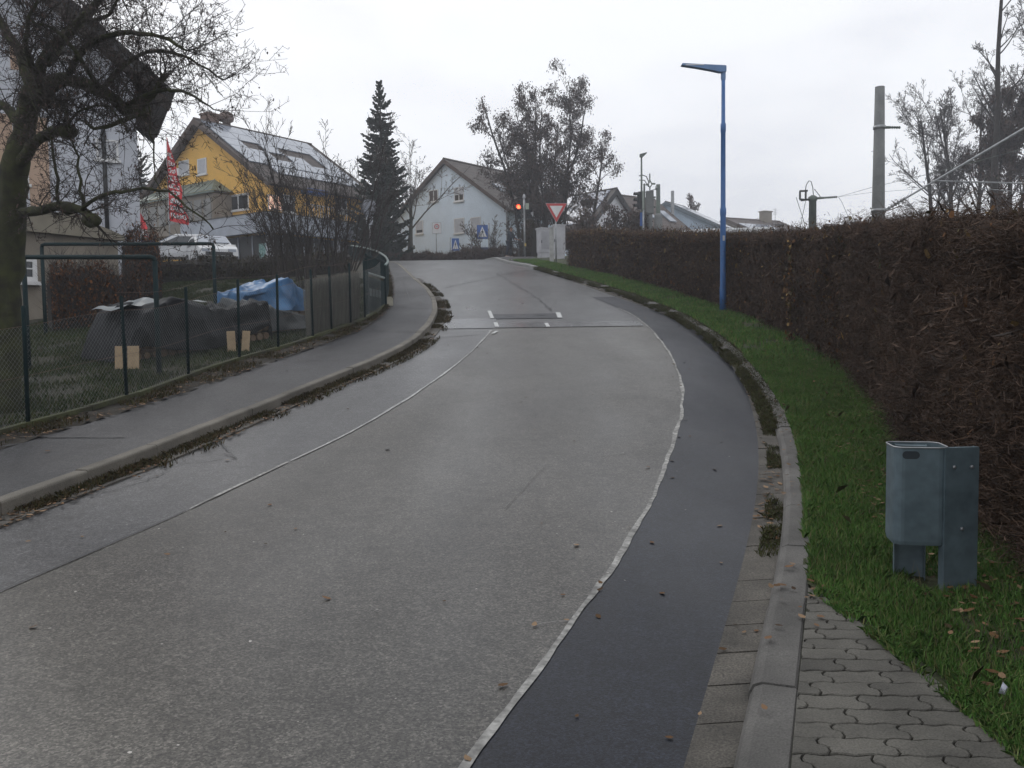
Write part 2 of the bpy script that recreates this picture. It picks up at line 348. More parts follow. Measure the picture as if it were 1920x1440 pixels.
# terrain to the horizon
ty = np.concatenate([np.linspace(-60, -5, 12), np.arange(-4, 70, .5), np.linspace(71, 500, 30)])
strip('ground', ty, lambda y: -400, lambda y: 400, -.06, Mterr, 60)
yr = np.arange(-5, 48.2, .2)
strip('road', yr, lambda y: LK(y)-.02, lambda y: RG(y)+.05, 0.0, Mroad, 14)
strip('cross_street', np.arange(44, 55.2, .4), lambda y: -60, lambda y: 60, -.012, Mroad, 20)
strip('road_lane', np.arange(-1, 19.25, .2), LS_, WS, .004, Mlane, 10)
def seam_edge(f, w, amp, sd):
    r = np.random.default_rng(sd); ks = np.arange(-2, 60, .08); n = np.convolve(r.normal(0, 1, len(ks)+8), np.ones(9)/9, 'valid')
    return lambda y: f(y)+w+np.interp(y, ks, n)*amp
yp = np.arange(-1, 24.8, .1)
def taper(y): return np.clip((25.2-y)/3, 0.03, 1)
strip('road_patch', yp, seam_edge(WS, .012, .004, 3), lambda y: np.maximum(RG(y), WS(y)+.05), .008, Mpatch, 6)
def gapless(name, f, w0, y0, y1, off, m, amp, sd):
    c = seam_edge(f, 0, amp, sd); a = seam_edge(c, 0, w0*.5, sd+1); b = seam_edge(c, 0, w0*.5, sd+2)
    def sl(y): return np.sqrt(1+((f(y+.05)-f(y-.05))/.1)**2)
    strip(name, np.arange(y0, y1, .05), lambda y: a(y)-w0*sl(y)/2, lambda y: b(y)+w0*sl(y)/2, off, m, 1)
gapless('road_joint', WS, .036, -1, 22, .013, Mseal, .016, 11)
gapless('road_joint', LS_, .022, 6.6, 8.2, .012, Mseal, .01, 21)
gapless('road_joint', LS_, .034, 8.2, 18.3, .012, mat('worn_line', (.42, .42, .41), .7, .3, 5, fine=.5, bscale=30), .01, 22)
gapless('road_joint', LS_, .016, 1, 6.6, .012, Mseald, .01, 31)
# damp bands across the road, with a rectangular trench patch
y0, y1 = 17.6, 20.2
strip('road_patch', np.arange(18.6, 20.4, .1), lambda y: LK(y)+.25, lambda y: col(930, y).x, .010, Mwet, 6)
strip('road_patch', np.arange(18.6, 19.5, .1), lambda y: col(930, y).x-.02, lambda y: WS(y)-.06, .016, Mwet, 6)
strip('road_patch', np.arange(20.15, 21.1, .1), lambda y: col(922, y).x, lambda y: col(1048, y).x, .012, Mpatch, 6)
def pquad(px, py, w, px2, py2, m=Mpaint, off=.02):
    a, b = hit(px, py), hit(px2, py2); d = (b-a); n = Vector((d.y, -d.x, 0)).normalized()*w/2
    up = Vector((0, 0, off)); mb = MB(); mb.poly([a-n+up, a+n+up, b+n+up, b-n+up]); tag(mb.build('road_marking', m), kind='structure')
for q in [(917, 584, .09, 923, 598), (929, 606, .09, 932, 614), (932, 622, .07, 924, 627), (1024, 607, .08, 1028, 614), (1046, 587, .11, 1050, 597), (952, 594, .05, 962, 594.4), (1010, 592, .05, 1021, 592.4), (872, 629, .02, 890, 628)]: pquad(*q)
# cracks and joints
def crack(pts, w, sd, m=None, off=.014, wob=.02):
    r = np.random.default_rng(sd); P = [hit(*p) for p in pts]; Q = []
    for a, b in zip(P[:-1], P[1:]):
        n = max(2, int((b-a).length/.06))
        for i in range(n): q = a.lerp(b, i/n)+Vector((r.normal(0, wob), r.normal(0, wob), 0)); q.z = g(q.y)+off; Q.append(q)
    V = []
    for i, q in enumerate(Q):
        d = Q[min(i+1, len(Q)-1)]-Q[max(i-1, 0)]; nn = Vector((d.y, -d.x, 0)).normalized()*w*r.uniform(.25, .8); V += [tuple(q-nn), tuple(q+nn)]
    mb = MB(); mb.add(V, [(2*i, 2*i+1, 2*i+3, 2*i+2) for i in range(len(Q)-1)]); tag(mb.build('road_crack', m or Mseald), kind='structure')
crack([(405, 825), (425, 842), (440, 862), (420, 858)], .012, 1); crack([(330, 868), (380, 866), (428, 858)], .008, 2); crack([(95, 945), (190, 925), (260, 905), (330, 880)], .010, 3)
crack([(1020, 878), (985, 915), (942, 962)], .003, 4, Mkerbr, .014, .004); crack([(1105, 858), (1165, 852), (1215, 842)], .006, 5, Mseal, .014, .01); crack([(790, 640), (830, 632), (905, 627)], .02, 6, Mseald)
crack([(835, 540), (960, 512), (1000, 505)], .03, 7, Mseald, .013, .03); crack([(930, 512), (1010, 560), (1035, 585)], .025, 8, Mseald, .013, .03); crack([(1000, 1180), (1045, 1168), (1110, 1172)], .004, 9, Mseal, .014, .01)
for i, (a, b) in enumerate([((40, 842), (246, 842)), ((560, 690), (640, 690)), ((690, 632), (800, 634)), ((738, 585), (806, 588)), ((752, 520), (770, 575))]): crack([a, b], .03 if i in (0, 3) else .02, 20+i, Mseald, .135, .006)
# kerbs
def kerb(name, f, y0, y1, w, h, side, m, L=1.0, gap=.008, top_slope=.0, r=.03, drop=None):
    """f: foot line X(Y); side=+1 kerb body lies to +x"""
    ys = np.arange(y0, y1, .05); P = np.array([[float(f(y)), y] for y in ys]); s = np.concatenate([[0], np.cumsum(np.linalg.norm(np.diff(P, axis=0), axis=1))])
    mb = MB(); k = 0
    while (k+1)*L < s[-1]:
        a, b = k*L+gap/2, (k+1)*L-gap/2; n = 5; rings = []; dz = rng.uniform(-.006, .006); dx = rng.uniform(-.006, .006); tl = rng.uniform(-.005, .005)
        for i in range(n+1):
            t = a+(b-a)*i/n; x = np.interp(t, s, P[:, 0]); y = np.interp(t, s, P[:, 1])
            x2 = np.interp(t+.05, s, P[:, 0]); y2 = np.interp(t+.05, s, P[:, 1]); T = Vector((x2-x, y2-y, 0)).normalized()
            N = Vector((T.y, -T.x, 0))*side
            if N.x*side < 0: N = -N
            hh = h*(drop(y) if drop else 1)
            z = g(y)+dz; prof = [(0, -.1), (0, hh-r), (r*.35, hh-r*.3), (r, hh), (w-.01, hh+top_slope), (w, hh-.01), (w, -.1)]
            rings.append([Vector((x, y, z+q))+N*(p+dx+tl*(i/n-.5)) for p, q in prof])
        m0 = len(rings[0]); vs = [v for rr in rings for v in rr]; fs = []
        for i in range(n):
            for j in range(m0):
                j2 = (j+1) % m0; fs.append((i*m0+j, i*m0+j2, (i+1)*m0+j2, (i+1)*m0+j))
        fs += [tuple(range(m0))[::-1], tuple(n*m0+j for j in range(m0))]; mb.add(vs, fs); k += 1
    return tag(mb.build(name, m), kind='structure')
kerb('kerb', RK, .5, 36.3, .185, .105, 1, Mkerbr, r=.05)
kerb('kerb', lambda y: RK(y), 36.3, 53, .15, .12, 1, Mkerbl)
kerb('kerb', LK, .5, 43, .13, .13, -1, Mkerb, r=.02)
kerb('gutter', RG, .5, 30, .0, .0, 1, Mkerbd) if False else None
def slabs(name, fa, fb, y0, y1, L, off, m):
    mb = MB(); y = y0
    while y < y1:
        L2 = L; a0, a1, b0, b1 = float(fa(y+.006)), float(fa(y+L2-.006)), float(fb(y+.006)), float(fb(y+L2-.006)); j = rng.uniform(-.004, .004)
        P = [Vector((a0, y+.006, g(y)+off+j)), Vector((b0, y+.006, g(y)+off+.01+j)), Vector((b1, y+L2-.006, g(y+L2)+off+.01+j)), Vector((a1, y+L2-.006, g(y+L2)+off+j))]
        mb.prism([p-Vector((0, 0, .06)) for p in P], (0, 0, .06)); y += L2
    return tag(mb.build(name, m), kind='structure')
slabs('gutter', RG, lambda y: RK(y)+.01, .5, 30, .33, .012, Mkerbd)
slabs('gutter', lambda y: LK(y)-.01, lambda y: LK(y)+.22, 5, 30, .33, .008, Mkerbd)
# left pavement, soil strip and garden lawn; right verge
strip('pavement', np.arange(-3, 44.2, .2), lambda y: LSW(y)-.1, lambda y: LK(y)-.11, .12, Mwalk, 6)
strip('soil_strip', np.arange(-3, 44, .12), lambda y: LF(y)-.25, lambda y: LSW(y)+.02, .15, Msoil, 8, offb=.125, jitter=.018)
strip('lawn', np.arange(-5, 44.3, .3), lambda y: -60, lambda y: LF(y)-.1, .14, mat('garden_soil', (.024, .028, .012), .95, .45, 1.2, bump=.8, bscale=25, c2=(.055, .048, .026), fine=.5), 40, jitter=.02)
strip('verge', np.arange(-3, 54, .1), lambda y: RK(y)+.16 if y > 4.9 else np.maximum(PR(y)+.02, RK(y)+.16), lambda y: HB(np.minimum(y, 41))+1.5+np.maximum(0, y-41)*.5, .098, Mlawn, 10, offb=.14, jitter=.012)
strip('field', np.arange(-10, 54, .5), lambda y: HB(np.minimum(np.maximum(y, 2.5), 41))+1.4, lambda y: 80, .12, Mterr, 10)
strip('pavement', np.arange(37.5, 51, .25), lambda y: RK(y)+.14, lambda y: np.interp(y, [37.5, 39, 43, 51], [col(1012, 37.5).x, col(1024, 39).x, col(1005, 43).x, col(990, 51).x]), .128, Mwalk, 5)
# wavy interlocking pavers of the footpath
def pavers():
    mb = MB(); o = Vector((float(RK(3.5))+.2, 3.5, 0)); T = Vector((float(RK(3.8)-RK(3.2)), .6, 0)).normalized(); T = Vector((.07, 1, 0)).normalized(); N = Vector((T.y, -T.x, 0))
    w, h = .225, .1125
    def W2(a, b): return o+N*a+T*b
    for r in range(-24, 16):
        for c in range(-4, 16):
            sh = ((r*0.36) % 1)*w; x0 = c*w+sh; x1 = x0+w; yb = r*h; yt = yb+h; gp = .0035
            def wv(x): return .0055*math.sin(2*math.pi*x/.1125+.6*r*0)
            pts = []
            for i in range(9): x = x0+gp+(w-2*gp)*i/8; pts.append((x, yb+gp+wv(x)))
            zz = [(.2, .014), (.42, .012), (.58, -.012), (.8, -.014)]
            for f, d in zz: pts.append((x1-gp+d, yb+h*f))
            for i in range(9): x = x1-gp-(w-2*gp)*i/8; pts.append((x, yt-gp+wv(x)))
            for f, d in reversed(zz): pts.append((x0+gp+d, yb+h*f))
            cc = W2(x0+w/2, yb+h/2); y = cc.y
            if y < 2.1 or y > 5.6: continue
            lo = float(RK(y))+.185+.02; hi = float(PR(y))
            if cc.x+w*.55 < lo or cc.x-w*.3 > hi: continue
            q = []
            for a, b in pts:
                p = W2(a, b); p.x = min(max(p.x, float(RK(p.y))+.20), float(PR(p.y))-.0+.03*math.sin(p.y*9)*0); q.append(p)
            if max(p.x for p in q)-min(p.x for p in q) < .035: continue
            dz = rng.uniform(-.0025, .0025); tx = rng.uniform(-.01, .01); ty_ = rng.uniform(-.01, .01)
            def zf(p): return g(p.y)+.112+dz+(p.x-cc.x)*tx+(p.y-cc.y)*ty_
            low = [Vector((p.x, p.y, zf(p)-.03)) for p in q]; ctr = Vector((sum(p.x for p in q)/len(q), sum(p.y for p in q)/len(q), 0))
            mid = [Vector((p.x, p.y, zf(p)-.004)) for p in q]
            top = []
            for p in q:
                d = (ctr-p); d.z = 0; k2 = p+d.normalized()*.004; top.append(Vector((k2.x, k2.y, zf(p))))
            n = len(q); fs = [tuple(range(2*n, 3*n))]
            for i in range(n): j = (i+1) % n; fs += [(i, j, n+j, n+i), (n+i, n+j, 2*n+j, 2*n+i)]
            mb.add(low+mid+top, fs)
    return tag(mb.build('footpath', Mpaver), kind='structure')
pavers()
strip('footpath_bed', np.arange(1.5, 4.75, .05), lambda y: RK(y)+.19, lambda y: np.maximum(PR(y)-.0, RK(y)+.20), .094, mat('joint_soil', (.018, .022, .008), .95, .4, 20, bump=.6), 4)
if False: slabs('footpath_edging', lambda y: PR(y)-.075, lambda y: PR(y)-.01, 2.0, 4.4, .23, .118, Mpaver)
# ---------------------------------------------------------------- scatter helpers
def blades(name, P, h, w, m, lean=.35, sd=1, kind='stuff', label=None, cat=None, up=None):
    r = np.random.default_rng(sd); n = len(P); a = r.uniform(0, 2*np.pi, n); hh = h*r.uniform(.45, 1.25, n); ww = w*r.uniform(.6, 1.3, n)
    d = np.stack([np.cos(a), np.sin(a), np.zeros(n)], 1); b = r.uniform(0, 2*np.pi, n); l = np.stack([np.cos(b), np.sin(b), np.zeros(n)], 1)*(lean*hh*r.uniform(.1, 1.4, n))[:, None]
    z = np.zeros((n, 3)); z[:, 2] = hh
    V = np.stack([P-d*ww[:, None]/2, P+d*ww[:, None]/2, P+d*ww[:, None]*.35+z*.55+l*.35, P+z*np.clip(1-.3*(np.linalg.norm(l, axis=1)/hh), .5, 1)[:, None]+l, P-d*ww[:, None]*.35+z*.55+l*.35], 1)
    o = np_mesh(name, V, 5, m); return tag(o, label, cat, kind=kind)
def gz(P, off): P[:, 2] = np.interp(P[:, 1], _Y, _Z)+off; return P
def between(n, y0, y1, xa, xb, off, sd, bias=1.0):
    r = np.random.default_rng(sd); y = y0+(y1-y0)*r.uniform(0, 1, n)**bias; f = r.uniform(0, 1, n); a = xa(y); b = xb(y)
    return gz(np.stack([a+(b-a)*f, y, np.zeros(n)], 1), off)
def keep(P, dens, sd, s=1.0, thr=.5):   # thr may be a number or one value per point
    """clumpy thinning with a smooth value-noise of cell size s"""
    r = np.random.default_rng(sd); G = r.uniform(0, 1, (64, 64)); x = (P[:, 0]/s) % 63; y = (P[:, 1]/s) % 63
    i, j = x.astype(int), y.astype(int); fx, fy = x-i, y-j; fx = fx*fx*(3-2*fx); fy = fy*fy*(3-2*fy)
    v = (G[i, j]*(1-fx)+G[i+1, j]*fx)*(1-fy)+(G[i, j+1]*(1-fx)+G[i+1, j+1]*fx)*fy
    return P[v+r.uniform(-.15, .15, len(P)) > thr]
def quads(P, size, sd, flat=.25, asp=.6):
    r = np.random.default_rng(sd); n = len(P); a = r.uniform(0, 2*np.pi, n); u = np.stack([np.cos(a), np.sin(a), r.normal(0, flat, n)], 1)
    v = np.stack([-np.sin(a), np.cos(a), r.normal(0, flat, n)], 1); s = size*r.uniform(.5, 1.3, n)[:, None]
    u *= s/2; v *= s/2*asp; bend = np.zeros((n, 3)); bend[:, 2] = np.abs(r.normal(0, min(.25, flat), n))*s[:, 0]
    return np.stack([P-u, P-u*.3-v+bend*.4, P+u*.5-v*.7+bend*.6, P+u+bend, P+u*.4+v*.8+bend*.3, P-u*.4+v], 1)
def dist_thin(P, ref, sd):
    r = np.random.default_rng(sd); p = np.clip(ref/np.maximum(P[:, 1], ref), 0, 1)**1.3; return P[r.uniform(0, 1, len(P)) < p]
# right verge grass
P = between(230000, 2.2, 14, lambda y: RK(y)+.15, lambda y: HB(y)+.4, .10, 5)
P = P[~((P[:, 1] < 5.3) & (P[:, 0] < np.maximum(PR(P[:, 1])+.04, RK(P[:, 1])+.19)))]; P = keep(P, 1, 6, .35, .16); P = P[np.hypot(P[:, 0]-2.2, P[:, 1]-4.42) > .13]
blades('verge_grass', P, .060, .0055, Mgrass, .6, 7, label='green grass of the verge between the kerb and the hedge', cat='grass')
P = between(70000, 13.5, 41, lambda y: RK(y)+.2, lambda y: HB(y)+.3, .10, 8); P = keep(P, 1, 9, .7, .22)
blades('verge_grass', P, .10, .018, Mgrass, .5, 10, label='grass verge climbing beside the far end of the hedge', cat='grass')
P = between(2600, 2.2, 16, lambda y: RK(y)+.15, lambda y: HB(y)+.3, .10, 15); P = P[~((P[:, 1] < 5.3) & (P[:, 0] < PR(P[:, 1])+.05))]
blades('dry_grass', P, .11, .003, leafm('dry_straw', [(.16, .13, .07), (.26, .21, .12), (.18, .14, .08)]), .7, 16, label='pale dry stalks standing among the verge grass', cat='dry grass')
P = between(9000, 2.4, 4.3, lambda y: PR(y)-.05, lambda y: PR(y)+.12, .105, 17); P = keep(P, 1, 18, .12, .35)
blades('path_edge_grass', P, .05, .006, Mgrass, .9, 19, label='ragged grass creeping over the edge of the footpath', cat='grass')
# garden grass
P = between(150000, 6, 31, lambda y: LF(y)-7.5-0*y, lambda y: LF(y)-.05, .14, 11); P = keep(P, 1, 12, .6, .25)
blades('garden_grass', P, .075, .014, Mgrass2, .6, 13, label='rough short grass of the garden behind the wire fence', cat='grass')
# weeds along both kerbs and in the soil strip
P = np.concatenate([between(26000, 4.5, 30, lambda y: LK(y)-.01, lambda y: LK(y)+.17, .0, 21), between(9000, 8, 30, lambda y: LK(y)-.01, lambda y: LK(y)+.36, .0, 22)]); P = keep(P, 1, 23, .42, .50)
blades('kerb_weeds', P, .07, .012, Mweed, .8, 24, label='brown and green weeds rooted at the foot of the left kerb', cat='weeds')
P = between(46000, 4.9, 36, lambda y: RK(y)-.13, lambda y: RK(y)+.02, .01, 25); P = keep(P, 1, 26, .22, .52+.16*np.clip((9-P[:, 1])/4, 0, 1))
P2 = keep(between(90000, 9, 36, lambda y: RK(y)-.14, lambda y: RK(y)+.24, .08, 27), 1, 29, .6, .30)
blades('kerb_weeds', np.concatenate([P, P2]), .050, .007, leafm('gutter_weeds', [(.05, .045, .02), (.06, .085, .022), (.10, .085, .035), (.07, .055, .035)], cs=3), .9, 28, label='weeds growing in the gutter below the right kerb', cat='weeds')
P = between(26000, 4, 36, lambda y: LF(y)-.1, lambda y: LSW(y)-.02, .14, 31); P = keep(P, 1, 32, .4, .45)
blades('border_weeds', P, .06, .012, Mweed, .8, 33, label='low weeds between the wire fence and the left pavement', cat='weeds')
# fallen leaves
Ps = [keep(between(7000, 4.5, 34, lambda y: LF(y)-.1, lambda y: LSW(y)+.06, .15, 41), 1, 42, .5, .42),
      keep(between(3600, 4.5, 32, lambda y: LK(y)+.0, lambda y: LK(y)+.30, .025, 43), 1, 44, .5, .45),
      keep(between(900, 3, 30, lambda y: RG(y)+.0, lambda y: RK(y)+.0, .03, 45), 1, 46, .5, .45),
      keep(between(700, 3, 30, lambda y: RK(y)+.0, lambda y: RK(y)+.3, .125, 47), 1, 48, .5, .4),
      between(2400, 3, 38, lambda y: HB(y)-.45, lambda y: HB(y)+.3, .14, 49),
      between(90, 2.5, 30, lambda y: WS(y)-.2, lambda y: RG(y)+.1, .014, 50),
      between(120, 2.5, 40, lambda y: LK(y)+.1, lambda y: WS(y), .012, 51), between(60, 4, 40, LSW, LK, .135, 52)]
P = np.concatenate(Ps)
o = np_mesh('fallen_leaves', quads(P, .046, 53, .10), 6, Mfall); tag(o, 'brown fallen leaves scattered along the kerbs and fence', 'leaves', kind='stuff')
# pale grit chips on the road
P = between(190, 2.6, 22, lambda y: LK(y)+.4, lambda y: RG(y)-.1, .016, 61)
o = np_mesh('road_grit', quads(P, .016, 62, .1, .8), 6, mat('pale_grit', (.42, .40, .37), .7, .2, 9)); tag(o, 'pale chips of grit lying on the asphalt', 'grit', kind='stuff')
# ================================================================ HEDGE ON THE RIGHT
HTOPp = [(1040, 440), (1055, 434), (1200, 437), (1300, 440), (1450, 437), (1540, 432), (1640, 418), (1720, 412), (1800, 408), (1920, 402), (2400, 390)]
def htop(y):
    x = float(HB(y))+.35; q = pxof((x, y, g(y)+2)); row = np.interp(q[0], [a for a, b in HTOPp], [b for a, b in HTOPp])
    return at(q[0], float(row), y).z
_hy = np.arange(-1, 41.4, .1); _ht = np.array([htop(max(y, 3.4)) if y > 3.4 else htop(3.4) for y in _hy])
_ht = np.convolve(np.pad(_ht, 6, mode='edge'), np.ones(13)/13, 'valid')
HT = lambda y: np.interp(y, _hy, _ht)-.09
hedge = thing('hedge', (float(HB(20)), 20, g(20)+.1), 'long clipped brown beech hedge along the right verge, from the front to the sign', 'hedge')
HE = float(hit(1048, 499, .12).y)-.1; print('HE', HE)
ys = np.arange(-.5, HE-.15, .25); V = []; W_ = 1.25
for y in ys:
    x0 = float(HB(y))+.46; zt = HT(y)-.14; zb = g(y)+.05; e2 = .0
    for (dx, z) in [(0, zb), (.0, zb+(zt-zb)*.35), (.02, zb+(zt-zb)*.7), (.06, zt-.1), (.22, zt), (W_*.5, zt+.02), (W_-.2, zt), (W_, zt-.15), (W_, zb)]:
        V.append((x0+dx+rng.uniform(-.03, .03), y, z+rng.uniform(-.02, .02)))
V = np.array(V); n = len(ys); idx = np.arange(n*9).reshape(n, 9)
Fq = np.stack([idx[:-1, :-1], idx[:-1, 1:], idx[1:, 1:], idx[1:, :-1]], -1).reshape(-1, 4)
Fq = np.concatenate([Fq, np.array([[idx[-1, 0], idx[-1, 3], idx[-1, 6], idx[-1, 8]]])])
np_mesh('shade_core', V, 4, Mcore, parent=hedge, F_=Fq)  # solid core, its dark colour standing for the shade behind the twigs
def hedge_points(n, y0, y1, sd, depth=.14):
    r = np.random.default_rng(sd); y = y0+(y1-y0)*r.uniform(0, 1, n); X = HB(y)+.12; zt = HT(y)-.04; zb = np.interp(y, _Y, _Z)+.08; H = zt-zb
    t = r.uniform(0, 1, n)*(H+1.0); side = t < H
    P = np.zeros((n, 3)); P[:, 1] = y
    bulge = .07*np.sin(y*2.1+np.sin(t*3)*.8)+.05*np.sin(y*5.3+t*4)
    P[:, 0] = np.where(side, X+.30-np.abs(r.normal(0, depth*.9, n))+bulge*.6+.1*np.clip((t/H-.8)/.2, 0, 1), X+(t-H)+.05)
    P[:, 2] = np.where(side, zb+t, zt+r.normal(0, .05, n)+.03*np.sin(y*3)+np.where(r.uniform(0, 1, n) < .14, np.abs(r.normal(0, .11, n)), 0))
    return P, side
def twigs(P, L, w, sd, vert=.35):
    r = np.random.default_rng(sd); n = len(P); d = np.stack([r.normal(0, .55, n), r.normal(0, 1.0, n), r.normal(0, vert, n)], 1); d /= np.linalg.norm(d, axis=1)[:, None]
    s = np.cross(d, r.normal(0, 1, (n, 3))); s /= np.linalg.norm(s, axis=1)[:, None]; l = L*r.uniform(.4, 1.4, n)[:, None]; bend = r.normal(0, .08, (n, 3))*l
    return np.stack([P-d*l/2-s*w, P-d*l/2+s*w, P+bend+s*w*.8, P+d*l/2, P+bend-s*w*.8], 1)
# near part, then two coarser ones further up; all one hedge
P, sd_ = hedge_points(260000, 2.5, 12.5, 71); np_mesh('twigs', twigs(P, .15, .0018, 72, .5), 5, Mtwig, parent=hedge)
P, sd_ = hedge_points(150000, 12, 24, 73); np_mesh('twigs', twigs(P, .16, .0034, 74, .8), 5, Mtwig, parent=hedge)
P, sd_ = hedge_points(90000, 23.5, HE, 75); np_mesh('twigs', twigs(P, .18, .0055, 76, .9), 5, Mtwig, parent=hedge)
r_ = np.random.default_rng(77)
def hleaf(n, y0, y1, size, sd, thr):
    P, s_ = hedge_points(n, y0, y1, sd); Q = P.copy(); Q[:, 0] = P[:, 2]
    r = np.random.default_rng(sd+5); zt = HT(P[:, 1]); top = np.clip(1-(zt-P[:, 2])/.5, 0, 1)
    K = keep(np.concatenate([np.stack([P[:, 2]*1.0+40, P[:, 1], P[:, 0]], 1)]), 1, sd+1, .45, thr)
    K2 = np.stack([K[:, 2], K[:, 1], K[:, 0]-40], 1); T = P[(top > r.uniform(.2, 1.6, n))]
    return np.concatenate([K2, T])
P = hleaf(6500, 2.5, 12.5, .04, 81, .62); A = quads(P, .040, 82, 1.0)
P = hleaf(22000, 12, 24, .05, 83, .48); B_ = quads(P, .045, 84, 1.0)
P = hleaf(32000, 23.5, HE, .05, 85, .42); Cq = quads(P, .055, 86, 1.0)
P, sd_ = hedge_points(1, 15.2, 15.6, 87)
r = np.random.default_rng(88); n = 260; Pn = np.stack([np.zeros(n), r.normal(15.5, .10, n), np.zeros(n)], 1); Pn[:, 0] = HB(Pn[:, 1])+.05+r.normal(0, .04, n); Pn[:, 2] = g(15.4)+.15+r.uniform(0, 1, n)**1.3*1.8
D_ = quads(Pn, .05, 89, 1.0)
np_mesh('leaves', np.concatenate([A, B_, Cq, D_]), 6, Mhleaf, parent=hedge)
# ================================================================ TREES
def rotdir(d, ang, az):
    d = Vector(d).normalized(); a = d.orthogonal().normalized(); b = d.cross(a)
    return (d*math.cos(ang)+(a*math.cos(az)+b*math.sin(az))*math.sin(ang)).normalized()
def branch(out, R, p, d, r, L, lvl, P):
    n = max(2, int(P['seg'][min(lvl, len(P['seg'])-1)])); st = L/n; pts = [p.copy()]; rs = [r]; taper = .25
    ups = P['up'][min(lvl, len(P['up'])-1)]; wob = P['wob'] if lvl else P.get('wob0', P['wob'])
    nk = P['kids'][lvl] if lvl < len(P['kids']) else 0; start = P.get('start', .25) if lvl else P.get('start0', .35)
    slots = sorted(R.uniform(start, .98) for _ in range(int(nk*R.uniform(.75, 1.25)+.5)))
    si = 0
    for i in range(n):
        d = (d+Vector((R.gauss(0, wob), R.gauss(0, wob), R.gauss(0, wob)))+Vector((0, 0, ups))).normalized()
        q = p+d*st; f0 = i/n; f1 = (i+1)/n
        while si < len(slots) and slots[si] <= f1:
            f = slots[si]; pp = p.lerp(q, (f-f0)*n); rr = r*(1-(1-taper)*f)
            cd = rotdir(d, rad(P['ang'][min(lvl, len(P['ang'])-1)]*R.uniform(.7, 1.3)), R.uniform(0, 2*math.pi))
            cl = L*P['len'][min(lvl, len(P['len'])-1)]*R.uniform(.6, 1.2)*(1-.45*f*P.get('cone', 1))
            branch(out, R, pp, cd, max(rr*P.get('rr', .6), P['rmin']), cl, lvl+1, P); si += 1
        p = q; pts.append(p.copy()); rs.append(max(r*(1-(1-taper)*f1), P['rmin']*.8))
    out.append((lvl, pts, rs)); return pts
def tree_mesh(out, name_t, name_c, mt, mc, parent, split=0, n0=8, minr=0):
    a, b = MB(), MB()
    for lvl, pts, rs in out:
        if lvl <= split: a.tube(pts, rs, n0 if lvl == 0 else 6)
        else: b.tube(pts, rs, 4 if lvl <= split+1 else 3, cap=False)
    if a.v: a.build(name_t, mt, parent, True)
    if b.v: b.build(name_c, mc, parent, True)
    return [pts for lvl, pts, rs in out if lvl > split]
def bare_tree(base, H, r, label, sd, P=None, cat='tree', group=None, mt=Mbark, mc=Mtwl, lean=(0, 0), stems=1, name='bare_tree', leaves=0, lm=None, ls=.1):
    R = random.Random(sd); pr = dict(seg=[9, 6, 5, 4, 3], up=[.02, .06, .05, .02, 0], wob=.09, kids=[9, 7, 6, 3], ang=[38, 42, 45, 50], len=[.5, .5, .5, .45], rmin=.009, start0=.3)
    if P: pr.update(P)
    t = thing(name, base, label, cat, group); out = []
    for s in range(stems):
        a = R.uniform(0, 6.28); sp = .0 if stems == 1 else pr.get('spread', .25)
        d = Vector((lean[0]+math.cos(a)*sp, lean[1]+math.sin(a)*sp, 1)).normalized()
        p0 = Vector(base)+Vector((math.cos(a), math.sin(a), 0))*(.15*min(stems-1, 1)*R.uniform(.3, 2)*pr.get('bw', 1))
        branch(out, R, p0-Vector((0, 0, .1)), d, r*(R.uniform(.7, 1) if stems > 1 else 1), H*.8*(R.uniform(.75, 1.05) if stems > 1 else 1), 0, pr)
    c = tree_mesh(out, 'trunk', 'crown', mt, mc, t)
    if leaves:
        rr = np.random.default_rng(sd); tw = [p for pts in c for p in pts[1:]]; tw = np.array([tuple(x) for x in tw]); i = rr.integers(0, len(tw), leaves)
        P_ = tw[i]+rr.normal(0, .13, (leaves, 3))*np.array([1, 1, 1.3]); np_mesh('leaves', quads(P_, ls, sd, 1.0), 6, lm, parent=t)
    return t
